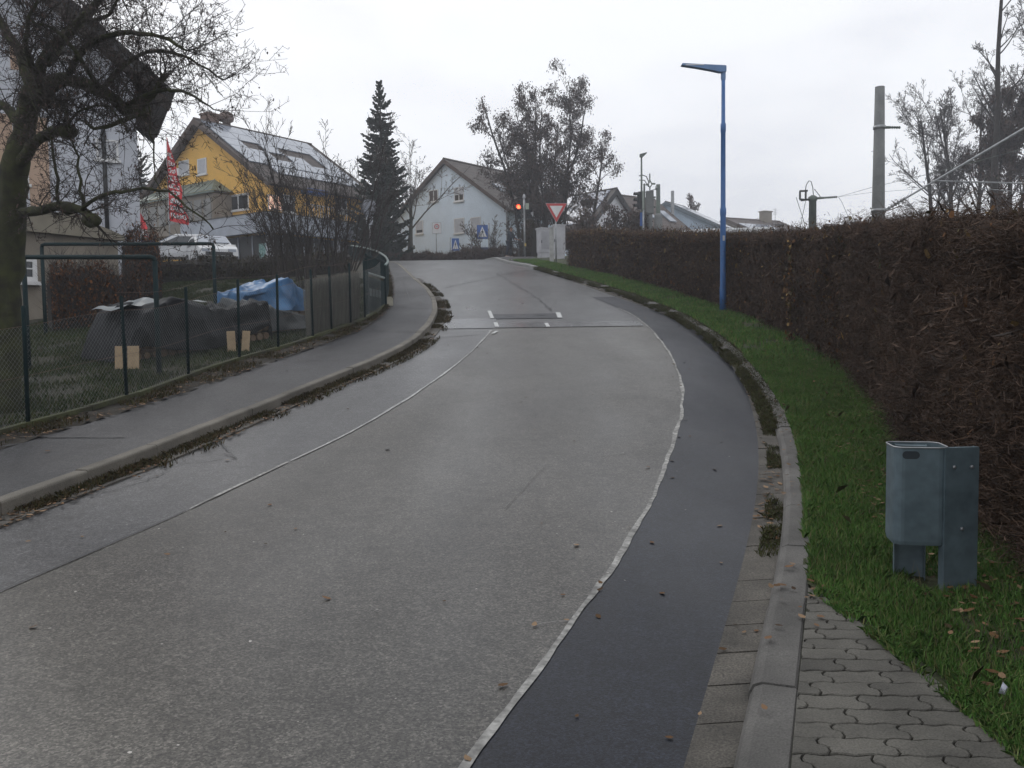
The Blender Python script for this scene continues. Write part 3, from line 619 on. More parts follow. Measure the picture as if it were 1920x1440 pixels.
# apple tree at the left edge: limbs laid out by hand, twigs grown from them
def apple():
    R = random.Random(5); base = col(14, 10.3, .14); t = thing('apple_tree', base, 'old mossy apple tree with bare tangled twigs at the left edge', 'tree')
    tr = MB(); lim = MB(); out = []
    def L(pts, r0, r1, mb):
        W_ = [at(*p) for p in pts]; Q = []
        for i in range(len(W_)-1):
            for k in range(4):
                f = k/4; a = W_[max(i-1, 0)]; b = W_[i]; c = W_[i+1]; d = W_[min(i+2, len(W_)-1)]
                Q.append(.5*((2*b)+(c-a)*f+(2*a-5*b+4*c-d)*f*f+(3*b-a-3*c+d)*f**3)+Vector((R.gauss(0, .008),)*3))
        Q.append(W_[-1]); n = len(Q); mb.tube(Q, [(r0+(r1-r0)*i/(n-1))*R.uniform(.9, 1.12) for i in range(n)], 10 if mb is tr else 7)
        return Q, r0, r1
    b0 = pxof(base)
    L([(b0[0], b0[1]+8, 10.3), (14, 560, 10.3), (18, 470, 10.3), (26, 370, 10.25), (30, 300, 10.2), (46, 240, 10.2), (62, 165, 10.1)], .18, .12, tr)
    limbs = [L(*a) for a in [
        ([(26, 330, 10.25), (60, 272, 10), (95, 250, 9.8), (128, 244, 9.7)], .07, .06, lim),
        ([(126, 246, 9.7), (140, 215, 9.6), (175, 200, 9.5), (215, 205, 9.5), (238, 250, 9.4)], .018, .008, lim),
        ([(46, 215, 10.2), (85, 165, 10), (125, 150, 9.9), (190, 170, 9.7), (240, 205, 9.6), (275, 190, 9.6), (312, 140, 9.5)], .105, .03, lim),
        ([(240, 203, 9.6), (268, 218, 9.6), (262, 190, 9.6)], .05, .03, lim),
        ([(262, 212, 9.6), (225, 228, 9.5), (190, 240, 9.4), (160, 232, 9.4)], .03, .012, lim),
        ([(30, 400, 10.3), (70, 396, 9.9), (115, 386, 9.7), (160, 398, 9.5), (176, 418, 9.4)], .06, .045, lim),
        ([(150, 396, 9.5), (180, 372, 9.3), (230, 358, 9.2), (300, 356, 9.1), (350, 385, 9.0), (400, 430, 8.9)], .024, .008, lim),
        ([(160, 396, 9.5), (150, 340, 9.5), (140, 280, 9.4), (120, 200, 9.3)], .02, .007, lim),
        ([(110, 388, 9.7), (105, 320, 9.6), (90, 250, 9.5), (60, 190, 9.5)], .02, .007, lim),
        ([(62, 170, 10.1), (90, 100, 10), (150, 40, 9.8), (215, -30, 9.6)], .08, .03, lim),
        ([(60, 170, 10.1), (30, 90, 10.3), (-20, 10, 10.5)], .08, .04, lim),
        ([(46, 240, 10.2), (10, 200, 10.4), (-60, 180, 10.5)], .07, .04, lim),
        ([(125, 150, 9.9), (160, 90, 9.6), (225, 62, 9.3), (300, 70, 9.1), (350, 95, 9.0)], .045, .012, lim),
        ([(190, 170, 9.7), (235, 120, 9.9), (290, 95, 10), (355, 110, 10.1), (420, 150, 10.2)], .035, .008, lim),
        ([(240, 195, 9.6), (300, 170, 9.4), (350, 175, 9.2), (400, 205, 9.1)], .03, .007, lim),
        ([(90, 120, 10), (130, 70, 10.5), (180, 20, 10.8)], .04, .015, lim),
        ([(275, 190, 9.6), (285, 250, 9.5), (290, 320, 9.4), (300, 370, 9.4)], .012, .005, lim),
        ([(150, 40, 9.8), (200, 30, 9.4), (222, -10, 9.2)], .03, .01, lim),
        ([(85, 165, 10), (60, 120, 9.4), (50, 60, 9.1), (70, 0, 9)], .045, .015, lim),
        ([(190, 172, 9.7), (150, 110, 9.3), (110, 60, 9.1), (60, 40, 9)], .03, .01, lim)]]
    P = dict(seg=[5, 4, 3], up=[.03, .02, 0], wob=.16, kids=[6, 4], ang=[55, 60], len=[.42, .45], rmin=.0028, start=.1, start0=.1, cone=.5)
    tw = []
    for Q, r0, r1 in limbs:
        for i in range(2, len(Q)):
            for k in range(3 if i < len(Q)-3 else 4):
                rr = max(.0045, min(.010, r1*.5)); d = (Q[i]-Q[i-1]).normalized(); d = rotdir(d, rad(R.uniform(35, 85)), R.uniform(0, 6.28)); d = (d+Vector((0, 0, R.choice([.5, .35, -.25, .1])))).normalized()
                q_ = pxof(Q[i]+d*.6)
                if q_[0] > 300 and R.random() < .45: continue
                if q_[0] > 40 and q_[1] > 215 and R.random() < .55: continue
                if R.random() < .15: continue
                branch(tw, R, Q[i], d, rr, R.uniform(.35, .85), 0, P)
    # long thin shoots reaching over the sky
    for a in [(312, 140, 9.5, 360, 150), (300, 72, 9.1, 385, 30), (350, 95, 9, 430, 75), (420, 150, 10.2, 480, 125), (400, 205, 9.1, 460, 215), (355, 110, 10.1, 440, 40), (215, 0, 9.5, 230, 60), (200, 60, 9.3, 260, 10), (380, 130, 9.5, 430, 195)]:
        p = at(a[0], a[1], a[2]); q = at(a[3], a[4], a[2]-.2); branch(tw, R, p, (q-p).normalized(), .007, (q-p).length*1.05, 0, dict(P, kids=[9, 2], wob=.07, len=[.2, .4]))
    mb = MB()
    for lvl, pts, rs in tw: mb.tube(pts, rs, 3, cap=False)
    # cut, mossy knuckles where limbs were pruned
    for a in [(128, 248, 9.7, .085), (172, 414, 9.4, .08), (85, 185, 9.95, .13), (262, 212, 9.6, .07), (130, 392, 9.6, .07)]:
        c = at(*a[:3]); lim.tube([c-Vector((.09, 0, -.01)), c-Vector((.03, 0, 0)), c+Vector((.04, 0, .01)), c+Vector((.09, 0, -.01))], [a[3]*.6, a[3], a[3]*.95, a[3]*.5], 9)
    tr.build('trunk', Mmossb, t, True); lim.build('limbs', Mmossb, t, True); mb.build('twigs', Mtwd, t)
    n = 9000; pts = np.array([tuple(p) for l, pp, rs in tw for p in pp[1:]]); r = np.random.default_rng(3); i = r.integers(0, len(pts), n)
    np_mesh('buds', quads(pts[i]+r.normal(0, .012, (n, 3)), .020, 4, 1.0), 6, Mbleaf, parent=t)
apple()
# big bare shrubs in front of the yellow house
sh = dict(seg=[8, 5, 4], up=[.03, .05, .03], wob=.07, kids=[9, 6, 3], ang=[28, 34, 40], len=[.42, .45, .45], rmin=.006, spread=.34, start0=.25, bw=3)
for i, (px, Y, H, st, lb) in enumerate([(548, 23, 4.9, 9, 'tall bare shrub of many stems before the lit shop window'), (605, 24, 5.6, 12, 'tallest bare shrub, directly left of the round traffic mirror'), (500, 25, 3.2, 5, 'smaller bare shrub in front of the grey shop fascia'), (652, 27, 4.6, 7, 'slender bare shrub nearest the spruce'), (575, 27, 5.0, 8, 'bare shrub standing behind the two tall ones')]):
    bare_tree(col(px, Y, .14), H, .032, lb, 100+i, sh, 'shrub', 'bare shrubs behind the wire fence', Mtwd, Mtwd, stems=st, name='bare_shrub')
# trees beyond the crossing
bare_tree(col(770, 56.5, .05), 4.9, .23, 'bare pale-barked street tree between the spruce and the pale blue house', 120, dict(kids=[11, 9, 7, 4], seg=[7, 8, 5, 4], ang=[38, 38, 42], up=[.02, .07, .05, .02], wob=.08, wob0=.03, rmin=.011, len=[1.95, .42, .45, .4], start0=.55, rr=.5))
bl = dict(kids=[15, 9, 5, 2], seg=[10, 6, 5, 3], up=[.01, .02, -.05, -.05], wob=.09, wob0=.05, rmin=.012, len=[.30, .48, .5, .5], spread=.20, start0=.18, bw=5)
bare_tree(col(1012, 58, .05), 15.2, .15, 'large many-stemmed tree with withered brown leaves behind the traffic light', 121, bl, stems=8, mt=Mbarkd, mc=Mtwf, name='brown_leafed_tree', leaves=26000, lm=Mbleaf, ls=.10)
bare_tree(col(1066, 57, .05), 12.4, .13, 'slimmer brown-leafed tree leaning right behind the give-way sign', 122, bl, stems=4, mt=Mbarkd, mc=Mtwf, name='brown_leafed_tree', leaves=13000, lm=Mbleaf, ls=.10, lean=(.03, 0))
bare_tree(col(1155, 50, .05), 3.4, .05, 'small brown-leafed tree before the white gable, behind the hedge', 123,
          dict(kids=[9, 7, 4], seg=[6, 5, 4], up=[.03, .03, 0], rmin=.010, spread=.42, start0=.2, bw=4), stems=9, mt=Mtwd, mc=Mtwf, name='brown_leafed_tree', leaves=4500, lm=Mbleaf, ls=.10)
bare_tree(col(1100, 49, .05), 3.1, .05, 'low brown-leafed shrub right of the give-way sign', 124,
          dict(kids=[9, 7, 4], seg=[6, 5, 4], rmin=.010, spread=.5, start0=.2, bw=4), stems=8, mt=Mtwd, mc=Mtwf, name='brown_leafed_shrub', leaves=5500, lm=Mbleaf, ls=.10, cat='shrub')
for i, (px, Y, H, st, ld, lb) in enumerate([(925, 55.5, 3.6, 6, (-.3, 0), 'bare arching shrub right of the upper crossing sign'), (880, 56, 2.2, 4, (-.2, 0), 'low bare shrub between the two crossing signs'), (1000, 52.5, 3.2, 7, (0, 0), 'dark bare shrub behind the cyclist and signal pole'), (945, 54, 1.7, 5, (0, 0), 'low bare shrub left of the cyclist')]):
    bare_tree(col(px, Y, .05), H, .035, lb, 130+i, dict(sh, rmin=.011), 'shrub', 'bare shrubs beyond the crossing', Mtwl if i == 0 else Mtwd, Mtwl if i == 0 else Mtwd, stems=st, lean=ld, name='bare_shrub')
rt = dict(wob0=.04, rr=.5, kids=[18, 11, 8, 4], seg=[9, 6, 5, 3], ang=[36, 38, 40], up=[.0, .07, .04, .02], wob=.07, rmin=.012, len=[.5, .48, .45, .4], start0=.18)
for i, (px, Y, H, lb) in enumerate([(1748, 60, 12.0, 'round bare tree, leftmost of the group behind the concrete pole'), (1785, 58, 12.8, 'bare tree second from the left of the right-hand group'), (1830, 62, 13.8, 'bare tree standing behind the tall thin one'), (1890, 56, 12.6, 'bare tree at the right edge of the right-hand group')]):
    bare_tree(col(px, Y, 0), H, .19, lb, 140+i, rt, 'tree', 'bare trees behind the hedge at the right', Mbarkd, Mtwf)
tl = dict(wob0=.025, rr=.42, kids=[20, 10, 7, 3], seg=[12, 6, 4, 3], ang=[42, 38, 40], up=[.0, .09, .04, 0], wob=.06, rmin=.010, len=[.24, .45, .45, .4], start0=.4)
bare_tree(col(1862, 50, 0), 21.5, .24, 'very tall thin bare tree rising out of the top of the picture', 150, tl, 'tree', None, Mbarkd, Mtwd, name='tall_bare_tree')
bare_tree(col(1925, 53, 0), 21, .22, 'tall thin bare tree cut by the right edge of the picture', 151, tl, 'tree', None, Mbarkd, Mtwd, name='tall_bare_tree')
bare_tree(col(1905, 50, 0), 10.5, .16, 'dark ivy-covered tree low at the right edge behind the hedge', 152, dict(rt, kids=[12, 8, 5]), 'tree', None, Mbarkd, Mtwd, name='ivy_tree', leaves=16000, lm=Mbleaf, ls=.12)
bare_tree(col(1860, 54, 0), 9.0, .14, 'dark leafy bush behind the hedge below the tall thin tree', 153, dict(rt, kids=[12, 8, 5]), 'tree', None, Mbarkd, Mtwd, name='leafy_bush', leaves=12000, lm=Mbleaf, ls=.12)
bare_tree(at(1297, 440, 95), 4.6, .09, 'tiny wind-swept tree above the solar roof', 154, dict(rmin=.03, kids=[6, 6, 4], seg=[6, 4, 3]), 'tree', None, Mbarkd, Mtwd, name='distant_tree', leaves=300, lm=Mbleaf, ls=.2)
# spruce
def spruce(base, H, Rb, sd, label, lean=0, nb=34, name='spruce'):
    t = thing(name, base, label, 'tree'); R = random.Random(sd); r = np.random.default_rng(sd); base = Vector(base)
    tr = MB(); tr.tube([base, base+Vector((lean*.5, 0, H*.5)), base+Vector((lean, 0, H*.98))], [H*.016, H*.010, .02], 8); tr.build('trunk', Mbarkd, t, True)
    br = MB(); VV = []
    for i in range(nb):
        f = .015+.975*(i/(nb-1))**1.0; z = H*f; Rm = Rb*(1-f)**.72*(1 if f > .16 else .93)
        nbr = max(5, int(14*(1-f)+5))
        for k in range(nbr):
            a = R.uniform(0, 6.28); L = Rm*R.uniform(.5, 1.45)+.10; p = base+Vector((lean*f, 0, z+R.uniform(-.15, .15))); d = Vector((math.cos(a), math.sin(a), -.22 if f < .85 else .4))
            pts = [p+d*L*s_+Vector((0, 0, .28*L*s_*s_-(.1*L)*math.sin(math.pi*s_))) for s_ in (0, .35, .7, 1)]; br.tube(pts, [.02, .014, .008, .004], 3, cap=False)
            m_ = int(30+L*62)
            s_ = r.uniform(.08, 1.03, m_)**.8; X = np.stack([np.interp(s_, [0, .35, .7, 1], [q[j] for q in pts]) for j in range(3)], 1)
            side = r.normal(0, 1, (m_, 3)); side[:, 2] *= .35; side += np.array([d.x, d.y, -.45])*0.9; side /= np.linalg.norm(side, axis=1)[:, None]
            l = (.30*r.uniform(.5, 1.2, m_)*(1.15-.6*s_)*min(1, .35+L*.4))[:, None]; w = np.cross(side, r.normal(0, 1, (m_, 3))); w /= np.linalg.norm(w, axis=1)[:, None]; w *= .06
            VV.append(np.stack([X-w*.6, X+w*.6, X+side*l*.6+w, X+side*l, X+side*l*.6-w], 1))
    br.build('branches', Mbarkd, t); np_mesh('needles', np.concatenate(VV), 5, Mconif, parent=t)
spruce(col(717, 54.5, .05), 11.3, 1.75, 3, 'tall dark narrow spruce right of the yellow house', lean=.1, nb=44)
spruce(at(918, 470, 85), 9.2, 2.0, 8, 'top of a distant conifer above the pale blue house roof', nb=18)
spruce(col(268, 72, .05), 10.6, 2.6, 9, 'dark conifer seen between the left house and the yellow gable', nb=30)
# ---------------------------------------------------------------- low hedges beyond the junction and in the garden
def leafmass(name, pts, h, w, n, size, m, label, cat, sd, twl=.25, group=None, core=True, twm=None):
    """pts: ground polyline; a clipped or shaggy row of growth along it"""
    t = thing(name, pts[len(pts)//2], label, cat, group); r = np.random.default_rng(sd); P_ = np.array([tuple(p) for p in pts]); s = np.concatenate([[0], np.cumsum(np.linalg.norm(np.diff(P_[:, :2], axis=0), axis=1))])
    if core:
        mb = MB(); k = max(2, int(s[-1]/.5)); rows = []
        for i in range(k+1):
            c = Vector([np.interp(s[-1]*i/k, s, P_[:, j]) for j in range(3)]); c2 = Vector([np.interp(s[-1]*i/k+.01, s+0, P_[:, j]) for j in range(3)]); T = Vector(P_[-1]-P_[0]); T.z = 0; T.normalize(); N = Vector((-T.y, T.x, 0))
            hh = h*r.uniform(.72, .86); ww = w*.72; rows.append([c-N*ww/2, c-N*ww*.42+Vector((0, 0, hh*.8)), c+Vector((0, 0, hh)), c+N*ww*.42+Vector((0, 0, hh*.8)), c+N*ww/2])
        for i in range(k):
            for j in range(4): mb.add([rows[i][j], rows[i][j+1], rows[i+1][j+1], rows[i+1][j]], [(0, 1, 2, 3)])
        mb.poly(rows[0]); mb.poly(rows[-1]); mb.build('shade_core', Mcore, t)  # closed solid core, coloured dark for the shade inside the growth
    T = P_[-1]-P_[0]; T[2] = 0; T /= np.linalg.norm(T); N = np.array([-T[1], T[0], 0])
    def pt(n):
        q = r.uniform(0, s[-1], n); c = np.stack([np.interp(q, s, P_[:, j]) for j in range(3)], 1); a = r.uniform(0, np.pi, n); rr = r.uniform(.72, 1.08, n)
        hz = h*(1+.12*np.sin(q*3.1)+.08*np.sin(q*7.7)); return c+N*(np.cos(a)*w/2*rr)[:, None]*np.clip(1.2*np.ones(n), 0, 1)[:, None]+np.array([0, 0, 1])*(hz*np.abs(np.sin(a))**.45*rr*r.uniform(.1, 1, n)**.5)[:, None]
    np_mesh('leaves', quads(pt(n), size, sd, 1.0), 6, m, parent=t); X = pt(n//2); d = r.normal(0, .5, X.shape); d[:, 2] = np.abs(d[:, 2])+.6
    d /= np.linalg.norm(d, axis=1)[:, None]; wv = np.cross(d, r.normal(0, 1, X.shape)); wv /= np.linalg.norm(wv, axis=1)[:, None]; wv *= size*.10; l = twl*r.uniform(.4, 1.3, len(X))[:, None]
    np_mesh('twigs', np.stack([X-wv, X+wv, X+d*l], 1), 3, twm or Mtwig, parent=t); return t
Mlow = leafm('low_shrub', [(.030, .022, .020), (.055, .038, .032), (.075, .05, .042), (.04, .04, .022)])
leafmass('low_hedge', [col(722, 54, 0), col(800, 54, 0), col(870, 54.2, 0)], .62, 1.3, 9000, .09, Mlow, 'low reddish-brown hedge across the street end, below the bare tree', 'hedge', 200, .3)
leafmass('low_hedge', [col(868, 54.3, 0), col(920, 54, 0), col(972, 53.4, 0)], .85, 1.4, 7000, .09, Mlow, 'low scrubby hedge below the blue crossing signs', 'hedge', 201, .4)
leafmass('boundary_hedge', [col(150, 30, .1), col(300, 30.5, .1), col(420, 31, .1), col(520, 32, .1), col(655, 34, .1)], .95, .9, 9000, .07, leafm('dark_hedge', [(.020, .022, .010), (.04, .03, .014), (.05, .05, .02)]), 'low dark hedge between the garden and the parked cars', 'hedge', 202, .2)
leafmass('beech_shrub', [col(95, 18.3, .1), col(170, 18.8, .1), col(262, 19.3, .1)], 1.35, 1.1, 9000, .055, Morange, 'rusty brown beech bushes before the garden outbuilding', 'shrub', 203, .5, twm=Mtwd)
leafmass('beech_shrub', [col(235, 24.5, .1), col(300, 25, .1)], 1.9, 1.0, 4500, .06, Morange, 'taller rust-coloured bush right of the outbuilding, behind the tarpaulin', 'shrub', 204, .4, twm=Mtwd)
leafmass('ivy_mound', [col(985, 49.8, .1), col(1003, 49.4, .1)], 1.9, 1.0, 3000, .10, leafm('dusk_leaves', [(.03, .024, .015), (.05, .038, .02), (.045, .045, .02)]), 'brown growth behind the signal pole left of the grey cabinet', 'shrub', 205, .4)
# ================================================================ BUILDINGS
Z = Vector((0, 0, 1))
def hitplane(px, py, p, n):
    d = ray(px, py); o = Vector((0, 0, EYE)); return o+d*((Vector(p)-o).dot(n)/d.dot(n))
class House:
    def __init__(s, name, label, pk, Y, a, hw, L, drop, zb, wall, rc, rc2, og=.45, oe=.5, th=.22, verge=None, cat='house', group=None, tile=(.3, .32)):
        s.v = Vector((math.sin(a), math.cos(a), 0)); s.u = Vector((math.cos(a), -math.sin(a), 0)); s.pk = at(pk[0], pk[1], Y); s.hw, s.L, s.drop, s.zb = hw, L, drop, zb
        s.zr = s.pk.z; s.o = Vector((s.pk.x, s.pk.y, 0)); s.t = thing(name, (s.pk.x, s.pk.y, zb), label, cat, group)
        s.ze = s.zr-drop; s.th, s.oe, s.og = th, oe, og
        mb = MB(); A = [(-hw, zb), (hw, zb), (hw, s.ze-th), (0, s.zr-th), (-hw, s.ze-th)]
        mb.prism([s.o+s.u*x+Z*z for x, z in A], s.v*L); s.wall = mb.build('wall', wall, s.t)
        rm = tiles('roof_tiles', rc, rc2, tile[0], tile[1], tuple(s.v)); mb = MB()
        for q in (-1, 1):
            k = (hw+oe)/hw; P = [(0, s.zr), (q*(hw+oe), s.zr-drop*k), (q*(hw+oe), s.zr-drop*k-th*.8), (0, s.zr-th*.9)]
            if q < 0: P = [(x-.0, z) for x, z in P]
            mb.prism([s.o+s.u*x+Z*z-s.v*og for x, z in P], s.v*(L+2*og))
        s.roof = mb.build('roof', rm, s.t)
        mb = MB(); mb.tube([s.o+Z*(s.zr+.02)-s.v*og, s.o+Z*(s.zr+.02)+s.v*(L+og)], .09, 8); mb.build('ridge_tiles', rm, s.roof)
        mb = MB()
        for q in (-1, 1):
            k = (hw+oe+.02)/hw; P = [(0, s.zr+.03), (q*(hw+oe), s.zr-drop*k+.03), (q*(hw+oe), s.zr-drop*k-th*1.25), (0, s.zr-th*1.5)]
            for e in (-og-.04, L+og): mb.prism([s.o+s.u*x+Z*z+s.v*e for x, z in P], s.v*.04)
            mb.tube([s.o+s.u*q*(hw+oe+.06)+Z*(s.zr-drop*k-.06)-s.v*og, s.o+s.u*q*(hw+oe+.06)+Z*(s.zr-drop*k-.06)+s.v*(L+og)], .06, 8)
        mb.build('verge_board', verge or Mbwood, s.roof)
    def rp(s, q, along, f, up=.0):     # point on roof: side q, metres along ridge, fraction ridge->eave
        n = (s.u*q*s.drop+Z*s.hw).normalized(); return s.o+s.v*along+s.u*q*s.hw*f+Z*(s.zr-s.drop*f)+n*up
    def panel(s, name, q, a0, a1, f0, f1, m, th=.06, up=.03, parent=None):
        mb = MB(); P = [s.rp(q, a0, f0, up), s.rp(q, a1, f0, up), s.rp(q, a1, f1, up), s.rp(q, a0, f1, up)]
        n = (s.u*q*s.drop+Z*s.hw).normalized(); mb.prism(P, n*th); return mb.build(name, m, parent or s.t)
    def face(s, w):
        if w == 'g': return s.o, s.u, -s.v
        if w == 'r': return s.o+s.u*s.hw, s.v, s.u
        return s.o-s.u*s.hw, s.v, -s.u
    def win(s, w, x0, y0, x1, y1, shut=1.0, glass=None, sill=True, name='window', width=None):
        p, e, n = s.face(w); A = hitplane((x0+x1)/2, y0, p, n); B = hitplane((x0+x1)/2, y1, p, n); z1, z0 = A.z, B.z
        l = hitplane(x0, (y0+y1)/2, p, n); r = hitplane(x1, (y0+y1)/2, p, n); a, b = sorted(((l-p).dot(e), (r-p).dot(e)))
        return s.win_at(w, a, b, z0, z1, shut, glass, sill, name)
    def win_at(s, w, a, b, z0, z1, shut=1.0, glass=None, sill=True, name='window'):
        p, e, n = s.face(w); O = Vector((p.x, p.y, 0)); t = .06; mb = MB()
        def bar(x0, x1, h0, h1, d=.05, m=mb, o=.0): m.obox(O+e*x0+Z*h0+n*o, e*(x1-x0), n*d, Z*(h1-h0))
        bar(a, a+t, z0, z1); bar(b-t, b, z0, z1); bar(a+t, b-t, z1-t, z1); bar(a+t, b-t, z0, z0+t)
        if b-a > .9 and shut < .9: bar((a+b)/2-.03, (a+b)/2+.03, z0+t, z1-t, .047)
        f = mb.build(name, Mwhite, s.t); mid = z1-(z1-z0)*shut
        if shut > .02: mb = MB(); bar(a+t, b-t, max(mid, z0+t), z1-t, .035, mb); mb.build('shutter', Mshut, f)
        if shut < .98: mb = MB(); bar(a+t, b-t, z0+t, mid, .015, mb); mb.build('pane', glass or Mglass, f)
        if sill: mb = MB(); bar(a-.06, b+.06, z0-.09, z0-.003, .12, mb); mb.build('sill', Mwhite, f)
        return f
def boxpart(name, m, parent, o, a, b, c): mb = MB(); mb.obox(o, a, b, c); return mb.build(name, m, parent)
# ---- yellow house with shop
A1 = math.atan2(.579, .816)
H = House('yellow_house', 'yellow plastered gabled house with solar roof and a shop on the ground floor', (378, 226), 56, A1, 6.5, 8.6, 4.35, 6.0, Myel, (.055, .040, .034), (.08, .057, .048), og=.6, oe=.65, verge=Mbwood)
H.win('g', 336, 301, 355, 328); H.win('g', 371, 297, 388, 327)
H.win('g', 428, 364, 467, 394, .12, Mglass); f = H.win('r', 502, 366, 528, 395, .0, Mpinkw, False); H.win('r', 530, 366, 552, 398, .5, Mglass); H.win('r', 630, 372, 650, 400, .3, Mglass)
boxpart('awning', Msignb, H.t, H.face('r')[0]*1+Vector((0, 0, at(560, 372, 56).z-H.face('r')[0].z))+H.v*2.4+H.u*.02, H.v*1.6, H.u*.7, Z*.30)
nr, nc = 5, 6
for i in range(nr):
    for j in range(nc):
        f0 = .03+.145*i; a0 = -.2+.0+1.47*j
        if i == 2 and j in (1, 3, 4): continue
        if i == 3 and j in (2, 4): continue
        H.panel('solar_panel', 1, a0, a0+1.42, f0, f0+.138, Mpv)
for j in range(5): H.panel('solar_panel', 1, 1.2+1.47*j, 1.2+1.47*j+1.42, .77, .90, Mpv)
for (al, z) in ((.9, .0), (2.2, 0)):
    p = H.o+H.v*al-H.u*.4; mb = MB(); w = .42 if al < 1 else .5
    if al < 1: mb.obox(p-H.u*w-H.v*w+Z*(H.zr-.6), H.u*2*w, H.v*2*w, Z*1.15); mb.obox(p-H.u*(w+.06)-H.v*(w+.06)+Z*(H.zr+.552), H.u*(2*w+.12), H.v*(2*w+.12), Z*.10); mb.build('chimney', mat('chimney_brick', (.14, .085, .065), .9, .3, 5), H.t)
    else: mb.tube([p+Z*(H.zr-.6), p+Z*(H.zr+.35), p+Z*(H.zr+.42), p+Z*(H.zr+.62), p+Z*(H.zr+.92), p+Z*(H.zr+1.08)], [.26, .26, .44, .5, .42, .12], 12); mb.build('chimney_cowl', mat('cowl', (.13, .09, .075), .8, .3, 5), H.t, True)
# ground floor shop projecting on both sides under a grey fascia
zf1, zf0 = at(453, 405, 51.5).z, at(453, 440, 51.5).z; e = 1.7
gl = H.o-H.u*(H.hw-3.2)-H.v*e
cor = H.o+H.u*(H.hw+e)-H.v*e
while pxof(gl+Z*8)[0] < 338: gl = gl+H.u*.05
Lr = 4.0
while pxof(cor+H.v*Lr+Z*7)[0] < 704 and Lr < 20: Lr += .05
print('Lr', Lr)
O = Vector((0, 0, 0)); fa = MB()
fa.obox(gl+Z*zf0, cor-gl, H.v*.25, Z*(zf1-zf0)); fa.obox(cor+Z*zf0, -H.u*.25, H.v*Lr, Z*(zf1-zf0+.003)); fa.obox(gl+H.v*.25+Z*(zf1-.25), cor-gl-H.u*.25, H.v*(Lr-.25), Z*.2)
fa.build('fascia', Mfasc, H.t)
cap = MB(); cap.obox(gl-H.v*.05+Z*(zf1+.003), cor-gl+H.u*.05, H.v*.35, Z*.06); cap.obox(cor+H.u*.05-H.v*.05+Z*(zf1+.006), -H.u*.35, H.v*(Lr+.05), Z*.06); cap.build('fascia_coping', mat('coping', (.11, .10, .085), .8, .2, 3), H.t)
sh_ = MB(); sh_.obox(gl+H.v*1.0+H.u*.4+Z*6.0, cor-gl-H.u*1.4, H.v*.1, Z*(zf0-6.0)); sh_.obox(cor-H.u*1.0+H.v*1.1+Z*6.0, -H.u*.1, H.v*(Lr-1.4), Z*(zf0-6.0)); sh_.build('shop_window', mat('shop_glass', (.012, .014, .015), .5, .4, 1.5, spec=.3), H.t)
for i in range(5): mu = MB(); mu.obox(gl+H.v*.94+H.u*(.4+i*1.35)+Z*6.0, H.u*.07, H.v*.05, Z*(zf0-6.0)); mu.build('mullion', Mfasc, H.t)
for i in range(9): mu = MB(); mu.obox(cor-H.u*.994+H.v*(1.1+i*(Lr-1.5)/9)+Z*6.0, H.u*.05, H.v*.07, Z*(zf0-6.0)); mu.build('mullion', Mfasc, H.t)
for i in range(3): boxpart('column', mat('column_yellow', (.52, .33, .09), .8, .08, 2) if i == 2 else Mwgrey, H.t, [cor-H.u*.5+H.v*.3, cor-H.u*.45+H.v*5.6, cor-H.u*.40+H.v*(Lr-.35)][i]+Z*6.0, H.u*.32, H.v*.32, Z*(zf0-6.0+(.25 if i == 2 else 0)))
p = hitplane(498, 446, gl+H.v*.9, -H.v); boxpart('ceiling_lamp', Mlwarm, H.t, p+Z*-.1, H.u*.55, H.v*.15, Z*.12)
p = hitplane(486, 487, gl+H.v*.9, -H.v); boxpart('curtain', Mteal, H.t, Vector((p.x, p.y, p.z)), H.u*1.25, H.v*.05, Z*.95)
rl = MB()          # white railing on the terrace edge
for i in range(int((Lr-3.4)/.22)): rl.obox(cor-H.u*.2+H.v*(3.2+i*.22)+Z*(zf1+.08), H.u*.02, H.v*.05, Z*.72)
rl.obox(cor-H.u*.22+H.v*3.1+Z*(zf1+.8), H.u*.06, H.v*(Lr-3.3), Z*.05); rl.build('terrace_railing', Mwhite, H.t)
# roof annex on the terrace, left of the gable
pl, pr_ = hitplane(262, 400, gl+H.v*.3, -H.v), hitplane(400, 400, gl+H.v*.3, -H.v); zt = at(400, 362, 54).z
an = MB(); an.obox(Vector((pl.x, pl.y, zf1-.6)), Vector((pr_.x-pl.x, pr_.y-pl.y, 0)), H.v*1.5, Z*(zt-zf1+.5)); an.build('annex_wall', Mbeige, H.t)
d_ = Vector((pr_.x-pl.x, pr_.y-pl.y, 0)); P0 = Vector((pl.x, pl.y, zt-.1))-H.v*.25
ar = MB(); ar.prism([P0+d_*-.02, P0+d_*1.03, P0+d_*1.03+Z*.12, P0+d_*.82+H.v*1.3+Z*1.1, P0+H.v*1.3+Z*1.1, P0+Z*.12][:3]+[P0+d_*-.02+Z*.12], H.v*.2); ar.poly([P0+d_*-.02+Z*.14, P0+d_*1.03+Z*.14, P0+d_*.80+H.v*1.6+Z*1.15, P0+d_*.05+H.v*1.6+Z*1.15])
ar.poly([P0+d_*1.03+Z*.14, P0+d_*1.03+H.v*1.8+Z*.14, P0+d_*.80+H.v*1.6+Z*1.15]); ar.build('annex_roof', Mcopper, H.t)
se = MB()
for i in range(9): se.tube([P0+d_*(.08+.105*i)+Z*.17, P0+d_*(.12+.085*i)+H.v*1.6+Z*1.18], .03, 4)
se.build('roof_seams', mat('seam', (.25, .27, .24), .5, .1, 3), H.t)
aw = MB()
for i in range(8): aw.obox(Vector((pl.x, pl.y, zf1+.1))+d_*(.03+.122*i)-H.v*.03, d_*.095, H.v*.02, Z*(zt-zf1-.5))
